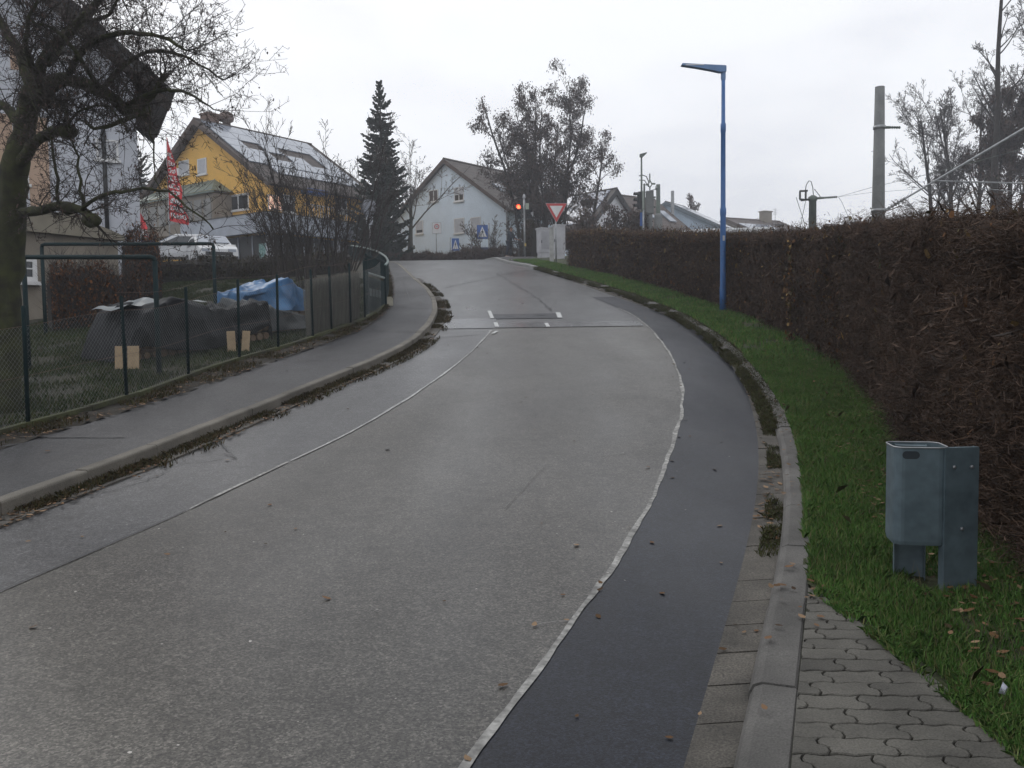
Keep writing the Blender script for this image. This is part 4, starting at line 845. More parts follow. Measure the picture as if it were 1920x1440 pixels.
aw.build('annex_panes', Mpeach if False else mat('annex_glass', (.16, .16, .15), .3, .4, 1), H.t)
p = hitplane(322, 346, gl-H.v*.2, -H.v); tag(boxpart('roof_sign', Mwhite, None, p, d_.normalized()*.75, H.v*.08, Z*.95), 'small white and blue board on the terrace roof behind the flag', 'sign')
p2 = p+d_.normalized()*.18-H.v*.012+Z*.45; boxpart('emblem', Msignb, bpy.data.objects['roof_sign'], p2, d_.normalized()*.3, H.v*.01, Z*.35) if False else None
# ---- pale blue house
A2 = math.atan2(.62, .78)
B = House('pale_blue_house', 'pale blue gabled house with white-shuttered windows behind the blue signs', (837, 299), 66, A2, 5.8, 7.5, 4.0, 6.0, Mcyan, (.075, .06, .052), (.10, .08, .07), og=.35, oe=.6, verge=Mbwood)
B.win('g', 852, 351, 870, 377, .55); B.win('g', 805, 356, 822, 378, .0, mat('brown_pane', (.07, .05, .045), .4, .2, 2)); B.win('g', 852, 409, 871, 437, 1); B.win('g', 883, 407, 902, 437, 1); B.win('g', 780, 414, 794, 438, .72)
B.panel('skylight', 1, 1.9, 3.0, .50, .66, Mpv, .1, .05); B.panel('skylight', 1, 4.3, 5.3, .50, .64, Mpv, .1, .05)
mb = MB(); mb.tube([B.o+B.u*(B.hw+.08)-B.v*.08+Z*6, B.o+B.u*(B.hw+.08)-B.v*.08+Z*(B.ze-.4)], .06, 8); mb.build('downpipe', Mgalv, B.t)
# ---- houses beyond the hedge, left to right
h2 = House('white_gable_house', 'white gabled house with thick dark verge and solar panels on its left slope', (1152, 354), 72, rad(-42), 3.4, 9, 3.3, 6.0, Mwhw, (.07, .06, .055), (.09, .08, .07), og=.3, oe=.55, th=.35, verge=Mdwood)
for i in range(4):
    for j in range(5): h2.panel('solar_panel', -1, .3+1.7*j, .3+1.7*j+1.64, .04+.22*i, .04+.22*i+.21, mat('pv_blue', (.20, .23, .30), .2, .1, 1) if i+j == 0 else bpy.data.materials['pv_blue'])
h3 = House('brown_roof_house', 'long house with brown tiled roof and two slanted skylights', (1160, 366), 80, rad(52), 4.8, 4.6, 3.6, 6.0, Mwhw, (.085, .062, .052), (.115, .085, .07), og=.3, oe=.7, verge=Mbwood)
h3.panel('skylight', 1, .9, 1.5, .52, .68, Mpv, .1, .05); h3.panel('skylight', 1, 3.0, 3.9, .42, .74, Mpv, .1, .05)
mb = MB(); p = h3.rp(1, 4.5, .35); q = at(1261, 358, p.y); mb.tube([Vector((q.x, q.y, p.z-1.8)), q], .16, 10); mb.build('flue_pipe', Mgalv, h3.t)
h4 = House('blue_grey_house', 'blue-grey gabled house with a white glaring solar roof', (1250, 379), 86, rad(35), 6.3, 4.2, 3.2, 5.5, Mblgr, (.10, .11, .11), (.13, .14, .14), og=.3, oe=.6, verge=mat('verge_grey', (.10, .13, .15), .7, .1, 2))
for i in range(4):
    for j in range(2): h4.panel('solar_panel', 1, .5+1.9*j, .5+1.9*j+1.84, .05+.21*i, .05+.21*i+.20, Mpv)
h5 = House('far_brown_house', 'distant house with low brown roof and chimney right of the solar roof', (1362, 409), 98, rad(62), 5.2, 8, 2.2, 5.5, Mbeige, (.085, .065, .055), (.11, .08, .07), og=.3, oe=.6)
for j in range(4): h5.panel('solar_panel', 1, -.2+1.2*j, -.2+1.2*j+1.15, .40, .95, Mpv)
mb = MB(); p = h5.o+h5.v*5+Z*(h5.zr-.4); mb.obox(p, h5.u*.8, h5.v*1.2, Z*1.3); mb.obox(p-h5.u*.08-h5.v*.08+Z*1.303, h5.u*.96, h5.v*1.36, Z*.12); mb.build('chimney', Mbeige, h5.t)
mb = MB(); p = h5.o+h5.v*7.5+Z*(h5.zr-.6); mb.tube([p, p+Z*2.1], .03, 4)
for k in range(4): mb.tube([p+Z*(2-.2*k)-h5.u*.35, p+Z*(2-.2*k)+h5.u*.35], .02, 4)
mb.build('aerial', Mgalv, h5.t)
t = thing('flat_roof_house', at(1446, 437, 100), 'dark flat-roofed block left of the pylon mast', 'house'); q = at(1430, 424, 100); mb = MB(); mb.box((q.x+1.0, 101, 7+ (q.z-7)/2), 2.1, 3, q.z-7); mb.build('wall', Mconcd, t); mb = MB(); mb.box((q.x+1.0, 101, q.z+.06), 2.5, 3.4, .12); mb.build('roof', Mdwood, t)
mb = MB(); mb.box((q.x+.9, 99.47, q.z-.4), 1.5, .05, .35); mb.build('window', Mglass, t)
t = thing('distant_rooftop', at(1487, 440, 105), 'dark rooftop with stubby chimney just left of the dark mast', 'house'); q = at(1487, 429, 105); mb = MB(); mb.prism([Vector((q.x+a, 104, q.z+b)) for a, b in [(-2.2, -3), (2.2, -3), (2.2, -1.0), (0.3, -.1), (-2.2, -1.0)]], (0, 5, 0)); mb.build('roof', Mdwood, t)
mb = MB(); mb.box((q.x, 105, q.z-.25), 1.1, .8, .9); mb.box((q.x-.1, 105, q.z+.26), .25, .25, .3); mb.build('chimney', Mdwood, t)
h8 = House('far_gable_house', 'distant white gable with brown roof just left of the concrete pole', (1551, 421), 95, rad(58), 3.8, 7, 2.4, 5.5, Mwhw, (.10, .075, .065), (.12, .09, .08), og=.2, oe=.4)
mb = MB(); p = h8.o+h8.v*4.2+Z*(h8.zr-.5); mb.obox(p, h8.u*.8, h8.v*1.3, Z*1.0); mb.build('chimney', Mdwood, h8.t)
# ---- grey house at the far left
K = House('grey_house', 'tall light grey house at the left with deep dark eaves and peach panels', (-228, -300), 24.2, rad(-27), 6.2, 4.5, 5.3, 2.9, Mwgrey, (.05, .04, .035), (.07, .05, .045), og=1.0, oe=.95, th=.3, verge=Mdwood)
mb = MB(); mb.prism([K.o+K.u*x+Z*z-K.v*.98 for x, z in [(0, K.zr-.5), (K.hw+.95, K.zr-K.drop*(K.hw+.95)/K.hw-.45), (K.hw+.95, K.zr-K.drop*(K.hw+.95)/K.hw-.36), (0, K.zr-.36)]], K.v*.97); mb.build('soffit', Mbwood, K.roof)
def kp(x0, y0, x1, y1, m, name):
    p, e, n = K.face('g'); a = hitplane(x0, y1, p, n); b = hitplane(x1, y0, p, n); boxpart(name, m, K.t, Vector((a.x, a.y, a.z))+n*.0, K.u*((b-a).dot(K.u)), n*.04, Z*(b.z-a.z))
kp(58, 222, 88, 400, Mpeach, 'wall_panel'); kp(-40, 215, 22, 400, Mpeach, 'wall_panel'); kp(20, 90, 45, 130, Mpeach, 'wall_panel')
p = hitplane(193, 236, K.o-K.v*.06, -K.v); p2 = hitplane(196, 440, K.o-K.v*.06, -K.v); mb = MB(); mb.tube([Vector((p.x, p.y, p2.z)), p], .065, 8); mb.build('drainpipe', Mdark, K.t, True)
K.win('g', 24, 225, 54, 262, .0, Mglass); K.win('g', 24, 300, 54, 345, .4); K.win('g', 180, 262, 222, 300, 1.0); K.win('g', 110, 70, 150, 110, .5)
# ---- garden outbuilding
a, b = col(20, 19.6, .1), col(226, 22.2, .1); e_ = (b-a); e_.z = 0; L_ = e_.length; e_.normalize(); n_ = Vector((e_.y, -e_.x, 0)); 
if n_.y > 0: n_ = -n_
t = thing('outbuilding', a, 'low grey rendered outbuilding with a white-framed window and domed roof', 'shed'); zt = at(226, 452, 22.2).z
mb = MB(); mb.obox(Vector((a.x, a.y, 1.4)), e_*L_, -n_*3, Z*(zt-1.4)); mb.build('wall', Mbeige, t)
mb = MB(); N_ = 12; prof = [(i/N_, .12+.42*math.sin(math.pi*min(1, max(0, (i/N_)))) if i/N_ < .72 else .12+.42*math.sin(math.pi*i/N_)*.7) for i in range(N_+1)]
mb.prism([Vector((a.x, a.y, zt))+e_*(L_*1.04*f-L_*.02)+Z*h+n_*.2 for f, h in prof]+[Vector((a.x, a.y, zt+.003))+e_*L_*1.02+n_*.2, Vector((a.x, a.y, zt+.003))-e_*L_*.02+n_*.2], -n_*3.3); mb.build('roof', mat('shed_roof', (.20, .18, .14), .9, .15, 2), t)
mb = MB(); w0 = hitplane(46, 482, a+n_*.02, n_); w1 = hitplane(69, 528, a+n_*.02, n_); s0 = (w0-a).dot(e_)-.35; s1 = (w1-a).dot(e_)
def sb(m, x0, x1, z0, z1, d): m.obox(Vector((a.x, a.y, z0))+e_*x0, e_*(x1-x0), n_*d, Z*(z1-z0))
sb(mb, s0, s0+.1, w1.z, w0.z, .06); sb(mb, s1-.1, s1, w1.z, w0.z, .06); sb(mb, s0+.1, s1-.1, w0.z-.1, w0.z, .06); sb(mb, s0+.1, s1-.1, w1.z, w1.z+.1, .06); sb(mb, s0+.1, s1-.1, (w0.z+w1.z)/2, (w0.z+w1.z)/2+.03, .05); fw = mb.build('window', Mwhite, t)
mb = MB(); sb(mb, s0+.1, s1-.1, w1.z+.1, w0.z-.1, .02); mb.build('pane', Mglass, fw); mb = MB(); sb(mb, s0-.05, s1+.08, w1.z-.09, w1.z-.003, .14); mb.build('sill', Mwhite, fw)
for i, px in enumerate((122, 140, 152, 163, 187)):
    p = hitplane(px, 432, a-n_*.1, n_); mb = MB(); w = (.07, .12, .16, .1, .06)[i]; mb.tube([p-Z*.05, p+Z*.02, p+Z*.08, p+Z*.12], [w*.6, w, w*.8, w*.3], 8)
    tag(mb.build('stone_pot', Mcab, None, True, origin=p-Z*.05), ['small pale pot first from the left on the outbuilding roof edge', 'pale pot second from the left on the outbuilding roof edge', 'widest pale pot, in the middle of the row on the outbuilding', 'pale pot directly right of the widest one on the outbuilding', 'small pale pot standing apart at the right end of the outbuilding row'][i], 'pot', 'pots along the outbuilding roof')
# ================================================================ LEFT GARDEN OBJECTS
# chain link fence
fyy = np.arange(4.0, 21.6, .1); FP = np.array([[float(LF(y)), y, g(y)+.15] for y in fyy]); FS = np.concatenate([[0], np.cumsum(np.linalg.norm(np.diff(FP, axis=0), axis=1))])
def fpt(s, h):
    s = min(max(s, 0), FS[-1]); top = 1.12+.03*math.sin(s*2.1)+(-.06 if s > 14 else 0)*math.sin(s*1.3)
    return Vector((np.interp(s, FS, FP[:, 0]), np.interp(s, FS, FP[:, 1]), np.interp(s, FS, FP[:, 2])+h*top))
fence = thing('chain_link_fence', tuple(FP[70]), 'grey chain-link fence on dark green posts along the left pavement', 'fence')
mb = MB(); D = .060; n = int(FS[-1]/D); hh = 1.12; kst = int(hh/D)
for i in range(-kst, n):
    for sg in (1, -1):
        s0 = i*D if sg > 0 else (i+kst)*D; pts = []
        for k in range(0, kst+1, 3):
            s = s0+sg*k*D
            if 0 <= s <= FS[-1]: pts.append(fpt(s, k/kst))
        if len(pts) > 1: mb.tube(pts, .0013, 3, cap=False)
mb.build('wire_mesh', Mwire, fence)
def fs_of(px):
    i = np.argmin([abs(pxof(p)[0]-px) for p in FP]); return FS[i]
for px in (-420, -130, 55, 237, 355, 447, 523, 585, 622, 657, 683):
    s = fs_of(px); p = fpt(s, 0); mb = MB(); q = p+Vector((rng.uniform(-.02, .02), -.01, 1.30)); mb.tube([p-Z*.1, q, q+Z*.02], [.024, .024, .018], 8); mb.build('post', Mgreenm, fence, True)
mb = MB()
for h in (1.0, 1.2, .5): mb.tube([fpt(s, h) for s in np.arange(0 if h < 1.1 else 7, FS[-1], .4)], .0025, 4, cap=False)
mb.build('tension_wire', mat('rusty_wire', (.13, .08, .06), .7, .2, 4), fence)
tag(slabs('fence_plinth', lambda y: LF(y)-.07, lambda y: LF(y)+.05, 4, 22, .9, .19, Mmoss), 'low mossy concrete edging at the foot of the wire fence', 'edging'); del bpy.data.objects['fence_plinth']['kind']
# clothes frames
for i, (l, r, Yl, Yr, rl_, rr_, lab) in enumerate([((46, 300, 480)), ] if False else [((44, 482), (290, 482), 13.4, 12.8, 0, 0, 'nearer dark green pipe frame standing in the garden'), ((78, 458), (400, 457), 17.6, 18.2, 0, 0, 'farther dark green pipe frame, behind the nearer one')]):
    A_, B_2 = at(l[0], l[1], Yl), at(r[0], r[1], Yr); ga, gb = Vector((A_.x, A_.y, g(A_.y)+.05)), Vector((B_2.x, B_2.y, g(B_2.y)+.05))
    t = thing('pipe_frame', gb, lab, 'frame', 'green pipe frames in the garden')
    mb = MB(); mb.tube([ga, A_-Z*.06], .038, 10); mb.build('post', Mgreenm, t, True); mb = MB(); mb.tube([gb, B_2-Z*.06], .038, 10); mb.build('post', Mgreenm, t, True)
    d = (B_2-A_).normalized(); mb = MB(); mb.tube([A_-Z*.07, A_-Z*.02+d*.01, A_+d*.06, B_2-d*.06, B_2-Z*.02-d*.01, B_2-Z*.07], .036, 10); mb.build('crossbar', Mgreenm, t, True)
# woodpiles under tarpaulins
def vn(x, y, sd):
    G = np.random.default_rng(sd).uniform(0, 1, (97, 97)); x = np.asarray(x) % 96; y = np.asarray(y) % 96; i, j = np.floor(x).astype(int), np.floor(y).astype(int); fx, fy = x-i, y-j
    fx = fx*fx*(3-2*fx); fy = fy*fy*(3-2*fy); return (G[i, j]*(1-fx)+G[i+1, j]*fx)*(1-fy)+(G[i, j+1]*(1-fx)+G[i+1, j+1]*fx)*fy
def ridge(x, y, sd): return 1-abs(2*float(vn(x, y, sd))-1)
def tarp(name, A_, B_, w, h, mt, lab, sd, hprof=None, fold=.06, drop0=.0, inner=Mlog):
    r = np.random.default_rng(sd); A_, B_ = Vector(A_), Vector(B_); e = B_-A_; Lh = Vector((e.x, e.y, 0)).length; u = Vector((e.x, e.y, 0)).normalized(); n = Vector((u.y, -u.x, 0)); n = n if n.y < 0 else -n
    t = thing(name, A_, lab, 'covered woodpile'); NX, NY = 130, 60; V = []; ph = r.uniform(0, 6, 12)
    def H_(f): return h*(hprof(f) if hprof else 1)
    for i in range(NX+1):
        f = i/NX; endr = min(1, f/.04, (1-f)/.04); c = A_+u*Lh*f; gz_ = g(c.y)+.12
        for j in range(NY+1):
            q = j/NY; hh = H_(f)*endr**.4
            a = q*(2*h+w); 
            if a < h: x = w/2+.05; z = a/h
            elif a < h+w: x = w/2-(a-h); z = 1
            else: x = -w/2-.05; z = 1-(a-h-w)/h
            fold_ = fold*(math.sin(f*Lh*5.1+ph[0]+z*1.2)*.5+math.sin(f*Lh*9.7+ph[1]-z*2)*.35+math.sin(f*Lh*2.3+ph[2]+q*5)*.6)*(1.15-z)*.5+fold*(1.3*ridge(f*Lh*1.7+a*.5+9, a*1.1-f*Lh*.4+5, sd)+.7*ridge(f*Lh*4+a+3, a*2.6+7, sd+1)-1.1)
            dp_ = drop0(f) if callable(drop0) else drop0; zz = dp_+(1-dp_)*z; sag = -.05*math.sin(f*Lh*2.6+ph[3])-.03*math.sin(x*6+f*Lh*4+ph[4]) if z > .9 else 0
            V.append(tuple(c+n*(x+fold_*(1 if x > 0 else -1))+Z*0+Vector((0, 0, gz_-c.z+hh*zz+sag+(fold*.9*(ridge(f*Lh*2.1+3, a*2.4+2, sd+2)+.5*ridge(f*Lh*5+3, a*5+2, sd+3)-.8) if z > .75 else 0)))))
    V = np.array(V); idx = np.arange((NX+1)*(NY+1)).reshape(NX+1, NY+1); Fq = np.stack([idx[:-1, :-1], idx[:-1, 1:], idx[1:, 1:], idx[1:, :-1]], -1).reshape(-1, 4)
    np_mesh('tarpaulin', V, 4, mt, parent=t, F_=Fq, smooth=True)
    mb = MB()
    for k in range(int(Lh/.16)):
        for j in range(3):
            c = A_+u*(k*.16+.1); 
            f = k*.16/Lh; z = g(c.y)+.12+.09+j*.16
            if z < g(c.y)+H_(f)*.8: rr = r.uniform(.055, .08); mb.tube([Vector((c.x, c.y, z))+n*(w/2-.04), Vector((c.x, c.y, z))-n*(w/2-.04)], rr, 8)
    if mb.v: mb.build('logs', inner, t)
    return t, u, n
a_, b_ = col(196, 14.0, .12), col(470, 16.6, .12)
t1, u1, n1 = tarp('covered_woodpile', a_, b_, 1.15, .80, Mtarpd, 'long woodpile under a black net tarpaulin behind the wire fence', 31, lambda f: (.95+.12*math.sin(f*5))*min(1, .55+4*f), .14, lambda f: .06+.42*abs(2*f-1)**2)
mb = MB(); V = []
for i in range(13):
    for j in range(7):
        f = i/12; c = a_+u1*((b_-a_).length*(.02+.55*f)); q = -.42+.84*j/6
        V.append(tuple(Vector((c.x, c.y, g(c.y)+.12+.82*(.95+.12*math.sin((.02+.55*f)*5))+.05))+n1*q+Z*(.02*math.sin(i*1.1)+.025*math.sin(j*1.2+i*.8)+(.10*math.sin((i-3)*.8)**2 if 3 < i < 7 and j < 5 else 0)+(.05 if i < 2 else 0))))
idx = np.arange(91).reshape(13, 7); Fq = np.stack([idx[:-1, :-1], idx[:-1, 1:], idx[1:, 1:], idx[1:, :-1]], -1).reshape(-1, 4)
np_mesh('loose_sheet', np.array(V), 4, Mtarpg, parent=t1, F_=Fq, smooth=True)
t2, u2, n2 = tarp('covered_woodpile', col(425, 18.9, .12), col(622, 20.6, .12), 1.2, .80, Mtarpb, 'woodpile under a bright blue tarpaulin sloping down to the right', 33, lambda f: .93+.1*math.sin(f*3) if f < .45 else .98-(f-.45)*1.35, .13, .25)
t3, u3, n3 = tarp('covered_woodpile', col(440, 17.0, .12), col(570, 18.2, .12), 1.0, .72, mat('tarp_net', (.06, .065, .068), .6, .3, 4), 'sagging grey net cover between the black and the blue tarpaulins', 35, lambda f: 1.0-.7*f, .11, .1)
for i, (px, Y, lean, w, lab) in enumerate([(224, 13.35, .0, .115, 'narrow pale board left of the fence post below the black tarpaulin'), (251, 13.35, 0, .17, 'wider pale board right of the fence post below the black tarpaulin'), (437, 15.0, -.05, .14, 'pale board leaning left, right-hand pair under the tarpaulins'), (458, 15.0, .07, .13, 'pale board leaning right, right-hand pair under the tarpaulins')]):
    p = col(px, Y, .13); mb = MB(); mb.cbox(p+Vector((lean*.5, 0, .20)), (1, .1, -lean), (-.1, 1, 0), (lean, .08, 1), w, .025, .36); tag(mb.build('board', Mboard, None, origin=p), lab, 'board', 'pale boards propped against the woodpile')
for i, (px, Y) in enumerate([(312, 14.6), (372, 15.8), (408, 16.2)]):
    p = col(px, Y, .14); mb = MB(); mb.cbox(p+Z*.05, (1, .12, 0), (-.12, 1, 0), (0, 0, 1), .26, .14, .10); mb.cbox(p+Z*.104, (1, .12, 0), (-.12, 1, 0), (0, 0, 1), .22, .10, .01); tag(mb.build('stone_block', Mmoss, None, origin=p), ['pale stone block under the middle of the black tarpaulin', 'brick block left of the leaning boards', 'brick block nearest to the leaning boards'][i], 'block', 'blocks holding down the tarpaulin')
# reed screen behind the right half of the fence
n = 3800; r = np.random.default_rng(90); s = r.uniform(fs_of(590), fs_of(684), n); P = np.array([tuple(fpt(x, 0)) for x in s]); nn = np.zeros((n, 3)); P += np.stack([-.14-.05*r.uniform(0, 1, n), .10*np.ones(n), 0*s], 1)
h = r.uniform(.6, 1.12, n); dx = r.normal(0, .03, n); w = .006
Vr = np.stack([P+np.array([-w, 0, 0]), P+np.array([w, 0, 0]), P+np.stack([dx+w, dx*0, h], 1), P+np.stack([dx-w, dx*0, h], 1)], 1)
tag(np_mesh('reed_screen', Vr, 4, Mreed, origin=tuple(P[0])), 'grey-brown reed screen fixed behind the right half of the wire fence', 'screen')
# curved green railing and sheet-metal gate
rp_ = [(722, 498, 22.4), (727, 489, 25.5), (720, 479, 29.5), (703, 470, 34), (680, 464, 38), (655, 460, 41)]
RT = [at(*p) for p in rp_]; railing = thing('green_railing', (RT[0].x, RT[0].y, g(22.4)+.12), 'dark green bar railing curving away behind the gate panel', 'railing')
def rint(tt):
    k = min(int(tt), len(RT)-2); f = tt-k; a, b, c, d = RT[max(k-1, 0)], RT[k], RT[k+1], RT[min(k+2, len(RT)-1)]
    return .5*((2*b)+(c-a)*f+(2*a-5*b+4*c-d)*f*f+(3*b-a-3*c+d)*f**3)
ts = np.arange(0, 5.001, .1); mb = MB(); mb.tube([rint(x) for x in ts], .035, 8); mb.build('handrail', mat('rail_top', (.10, .16, .15), .3, .2, 4, metal=.3), railing, True)
mb = MB(); mb.tube([rint(x)-Z*(rint(x).z-g(rint(x).y)-.27) for x in ts], .02, 6); mb.build('bottom_rail', Mgreenm, railing)
br = MB()
for x in np.arange(0.05, 5, .035):
    p = rint(x); q = Vector((p.x, p.y, g(p.y)+.27)); br.tube([q, p-Z*.03], .009, 4, cap=False)
br.build('bars', Mgreenm, railing)
for x in (0, 1.2, 2.4, 3.6, 4.9):
    p = rint(x); mb = MB(); mb.tube([Vector((p.x, p.y, g(p.y)+.02)), p-Z*.02], .035, 8); mb.build('post', Mgreenm, railing, True)
ga, gb = col(686, 19.9, .13), col(721, 22.1, .13); e = gb-ga; e.z = 0; L = e.length; e.normalize(); n = Vector((e.y, -e.x, 0)); zz0 = g(20)+.3
gate = thing('metal_gate', ga, 'solid dark green sheet-metal gate panel with slots and a pale top rail', 'gate')
mb = MB(); mb.obox(ga+Z*.16+e*.05, e*(L-.1), n*.03, Z*.78+e*0); mb.build('panel', Mgreenm, gate)
for s in (0, L-.07): mb = MB(); mb.obox(ga+e*s+Z*-.1, e*.07, n*.07, Z*1.45); mb.build('post', Mgreenm, gate)
mb = MB(); mb.tube([ga+Z*1.03+e*.07+n*.02, ga+Z*1.03+e*(L-.07)+n*.02], .028, 8); mb.build('top_rail', mat('rail_pale', (.26, .30, .29), .4, .15, 4), gate)
mb = MB()
for i in range(16): mb.obox(ga+e*(.12+i*(L-.24)/15)+Z*1.06, e*.02, n*.02, Z*.36)
mb.obox(ga+e*.07+Z*1.42, e*(L-.14), n*.04, Z*.04); mb.build('bars', Mgreenm, gate)
for i in range(8): mb = MB(); mb.obox(ga+e*(.35+i*(L*.62)/8)+Z*.50+n*.031, e*.045, n*.006, Z*.18); mb.build('slot', bpy.data.materials['rail_pale'], gate)
p = col(727, 22.3, .12); mb = MB(); mb.cbox(p+Z*.09, (1, .2, 0), (-.2, 1, 0), (0, 0, 1), .26, .3, .20); mb.cbox(p+Z*.20, (1, .2, 0), (-.2, 1, 0), (0, 0, 1), .20, .24, .04); tag(mb.build('foundation_block', mat('pale_concrete', (.36, .34, .27), .8, .2, 4), None, origin=p), 'small pale concrete block at the foot of the railing end', 'block')
# flags
def flag(name, px, ytop, ybot, Y, w, lab, wave, rows):
    b = col(px-2, Y, 0); zt_, zb_ = at(px, ytop, Y).z, at(px, ybot, Y).z; t = thing(name, b, lab, 'flag', 'red advertising flags beside the yellow house'); x0 = at(px, (ytop+ybot)/2, Y).x
    mb = MB(); mb.tube([Vector((x0, Y, b.z)), Vector((x0, Y, zb_)), Vector((x0, Y, zt_))], [.045, .03, .012], 8); mb.build('pole', Mgalv, t, True)
    V = []; N1, N2 = 40, 8
    def pt(f, q, o=0): # f bottom->top, q across
        ww = w*(1-f)**.85*(1+.1*math.sin(f*20)); return Vector((x0+.03+q*ww, Y+wave*q*math.sin(f*9+q*3)-o, zb_+(zt_-zb_)*f-.25*q*ww+.04*q*math.sin(f*25)))
    for i in range(N1+1):
        for j in range(N2+1): V.append(tuple(pt(i/N1*.96, j/N2)))
    idx = np.arange((N1+1)*(N2+1)).reshape(N1+1, N2+1); Fq = np.stack([idx[:-1, :-1], idx[:-1, 1:], idx[1:, 1:], idx[1:, :-1]], -1).reshape(-1, 4)
    fl = np_mesh('cloth', np.array(V), 4, Mflag, parent=t, F_=Fq, smooth=True); R = random.Random(4)
    for k in range(rows):
        mb = MB()
        f0 = .05+.085*k; n_l = max(2, int(6*(1-f0))); 
        for c in range(n_l):       # unreadable white lettering: a few short strokes per letter
            qa = .10+.8*c/n_l; qb = qa+.8/n_l*.72; h_ = .045
            st = [((qa, 0), (qa, 1)), ((qa, 1), (qb, 1)), ((qb, 1), (qb, .1)), ((qa, .5), (qb, .5)), ((qa, 0), (qb, 0))]
            for (a0, b0), (a1, b1) in R.sample(st, 3):
                A_, B_ = pt(f0+h_*b0, a0, .015), pt(f0+h_*b1, a1, .015); d = (B_-A_); s_ = Vector((-d.z, 0, d.x)).normalized()*.032; mb.poly([A_-s_, B_-s_, B_+s_, A_+s_])
        mb.build('lettering', Mwhite, fl)
    return t
flag('banner_flag', 314, 250, 414, 46, 1.0, 'tall red banner flag with white lettering before the yellow house', .10, 9)
flag('banner_flag', 262, 395, 442, 48, .55, 'small red flag lower left of the tall banner, beside the grey house wall', .08, 3)
# ---- parked cars
def car(name, p, ang, L, Wd, Hh, lab, van=False, m=Mcarw, parts=True):
    t = thing(name, p, lab, 'van' if van else 'car'); p = Vector(p); f = Vector((math.cos(ang), math.sin(ang), 0)); s = Vector((-f.y, f.x, 0))
    if van: side = [(-L/2, .35), (-L/2, Hh*.45), (-L/2+.05, Hh*.9), (-L/2+.25, Hh), (L*.12, Hh), (L*.22, Hh*.97), (L*.38, Hh*.56), (L*.49, Hh*.46), (L/2, Hh*.36), (L/2, .35)]
    else: side = [(-L/2, .35), (-L/2, Hh*.55), (-L*.47, Hh*.66), (-L*.38, Hh*.93), (-L*.28, Hh), (L*.02, Hh), (L*.22, Hh*.68), (L*.42, Hh*.57), (L*.49, Hh*.46), (L/2, .35)]
    mb = MB(); n = len(side); rings = []
    for k, (q, ins) in enumerate([(-1, 1), (-.96, 0), (.96, 0), (1, 1)]):
        ring = []
        for x, z in side:
            tum = (1-.16*max(0, (z-Hh*.6)/(Hh*.4)))*Wd/2; ins_ = .04 if ins else 0
            xx = x*(1-.012*ins); zz = z-(.04*ins if z > .5 else 0); ring.append(p+f*xx+s*q*tum+Z*zz)
        rings.append(ring)
    vs = [v for r_ in rings for v in r_]; fs = [tuple(range(n))[::-1], tuple(3*n+i for i in range(n))]
    for k in range(3):
        for i in range(n): j = (i+1) % n; fs.append((k*n+i, k*n+j, (k+1)*n+j, (k+1)*n+i))
    mb.add(vs, fs); bd = mb.build('body', m, t)
    gl_ = MB()
    for q in (-1, 1):
        pts = ([(-L*.33, Hh*.66), (-L*.28, Hh*.9), (0, Hh*.92), (L*.17, Hh*.69)] if not van else [(L*.02, Hh*.6), (L*.02, Hh*.9), (L*.19, Hh*.9), (L*.32, Hh*.62)])
        o = [p+f*x+s*q*(Wd/2*(1-.16*max(0, (z-Hh*.6)/(Hh*.4)))+.004)+Z*z for x, z in pts]; gl_.prism(o, s*q*.01)
    gl_.build('side_window', Mglass, t); w_ = MB(); a0, a1 = ((L*.045, Hh*.965), (L*.205, Hh*.72)) if not van else ((L*.235, Hh*.93), (L*.37, Hh*.60)); ww = Wd*.40
    w_.prism([p+f*a0[0]+Z*a0[1]-s*ww*.95, p+f*a0[0]+Z*a0[1]+s*ww*.95, p+f*a1[0]+Z*a1[1]+s*ww*1.05, p+f*a1[0]+Z*a1[1]-s*ww*1.05], f*.03+Z*.03); w_.build('windscreen', Mpv, t)
    w_ = MB(); w_.prism([p-f*(L*.37)+Z*Hh*.92-s*ww*.9, p-f*(L*.37)+Z*Hh*.92+s*ww*.9, p-f*(L*.47)+Z*Hh*.68+s*ww, p-f*(L*.47)+Z*Hh*.68-s*ww], -f*.03+Z*.02); w_.build('rear_window', Mglass, t)
    for fx in (-.31, .31):
        for q in (-1, 1):
            c = p+f*L*fx+s*q*(Wd/2-.20)+Z*.32; w1 = MB(); w1.disc(c, s*q, .32, .22, 20); wh = w1.build('wheel', Mrub, t); w1 = MB(); w1.disc(c+s*q*.221, s*q, .19, .01, 14); w1.build('rim', Mgalv, wh)
    for q in (-1, 1):
        w1 = MB(); w1.cbox(p+f*(L*.487)+s*q*Wd*.34+Z*Hh*.42, s, f, Z, .34, .08, .13); w1.build('headlight', Mpv, t); w1 = MB(); w1.cbox(p-f*(L*.497)+s*q*Wd*.38+Z*Hh*.52, s, f, Z, .16, .06, .22); w1.build('tail_light', Msignr, t)
        w1 = MB(); w1.cbox(p+f*L*.16+s*q*(Wd/2+.08)+Z*Hh*.66, s, f, Z, .18, .1, .12); w1.build('mirror', m, t)
    w1 = MB(); w1.cbox(p+f*(L*.497)+Z*.45, s, f, Z, Wd*.7, .05, .16); w1.build('bumper', Mdark, t)
    return t
c1 = col(338, 43, 0); car('parked_car', c1, rad(195), 4.1, 1.75, 1.48, 'white car parked facing left, seen through the farther pipe frame')
c1 = col(396, 41.2, 0); car('parked_car', c1, rad(-60), 4.0, 1.72, 1.45, 'white car parked nose-out, right end of the parking row')
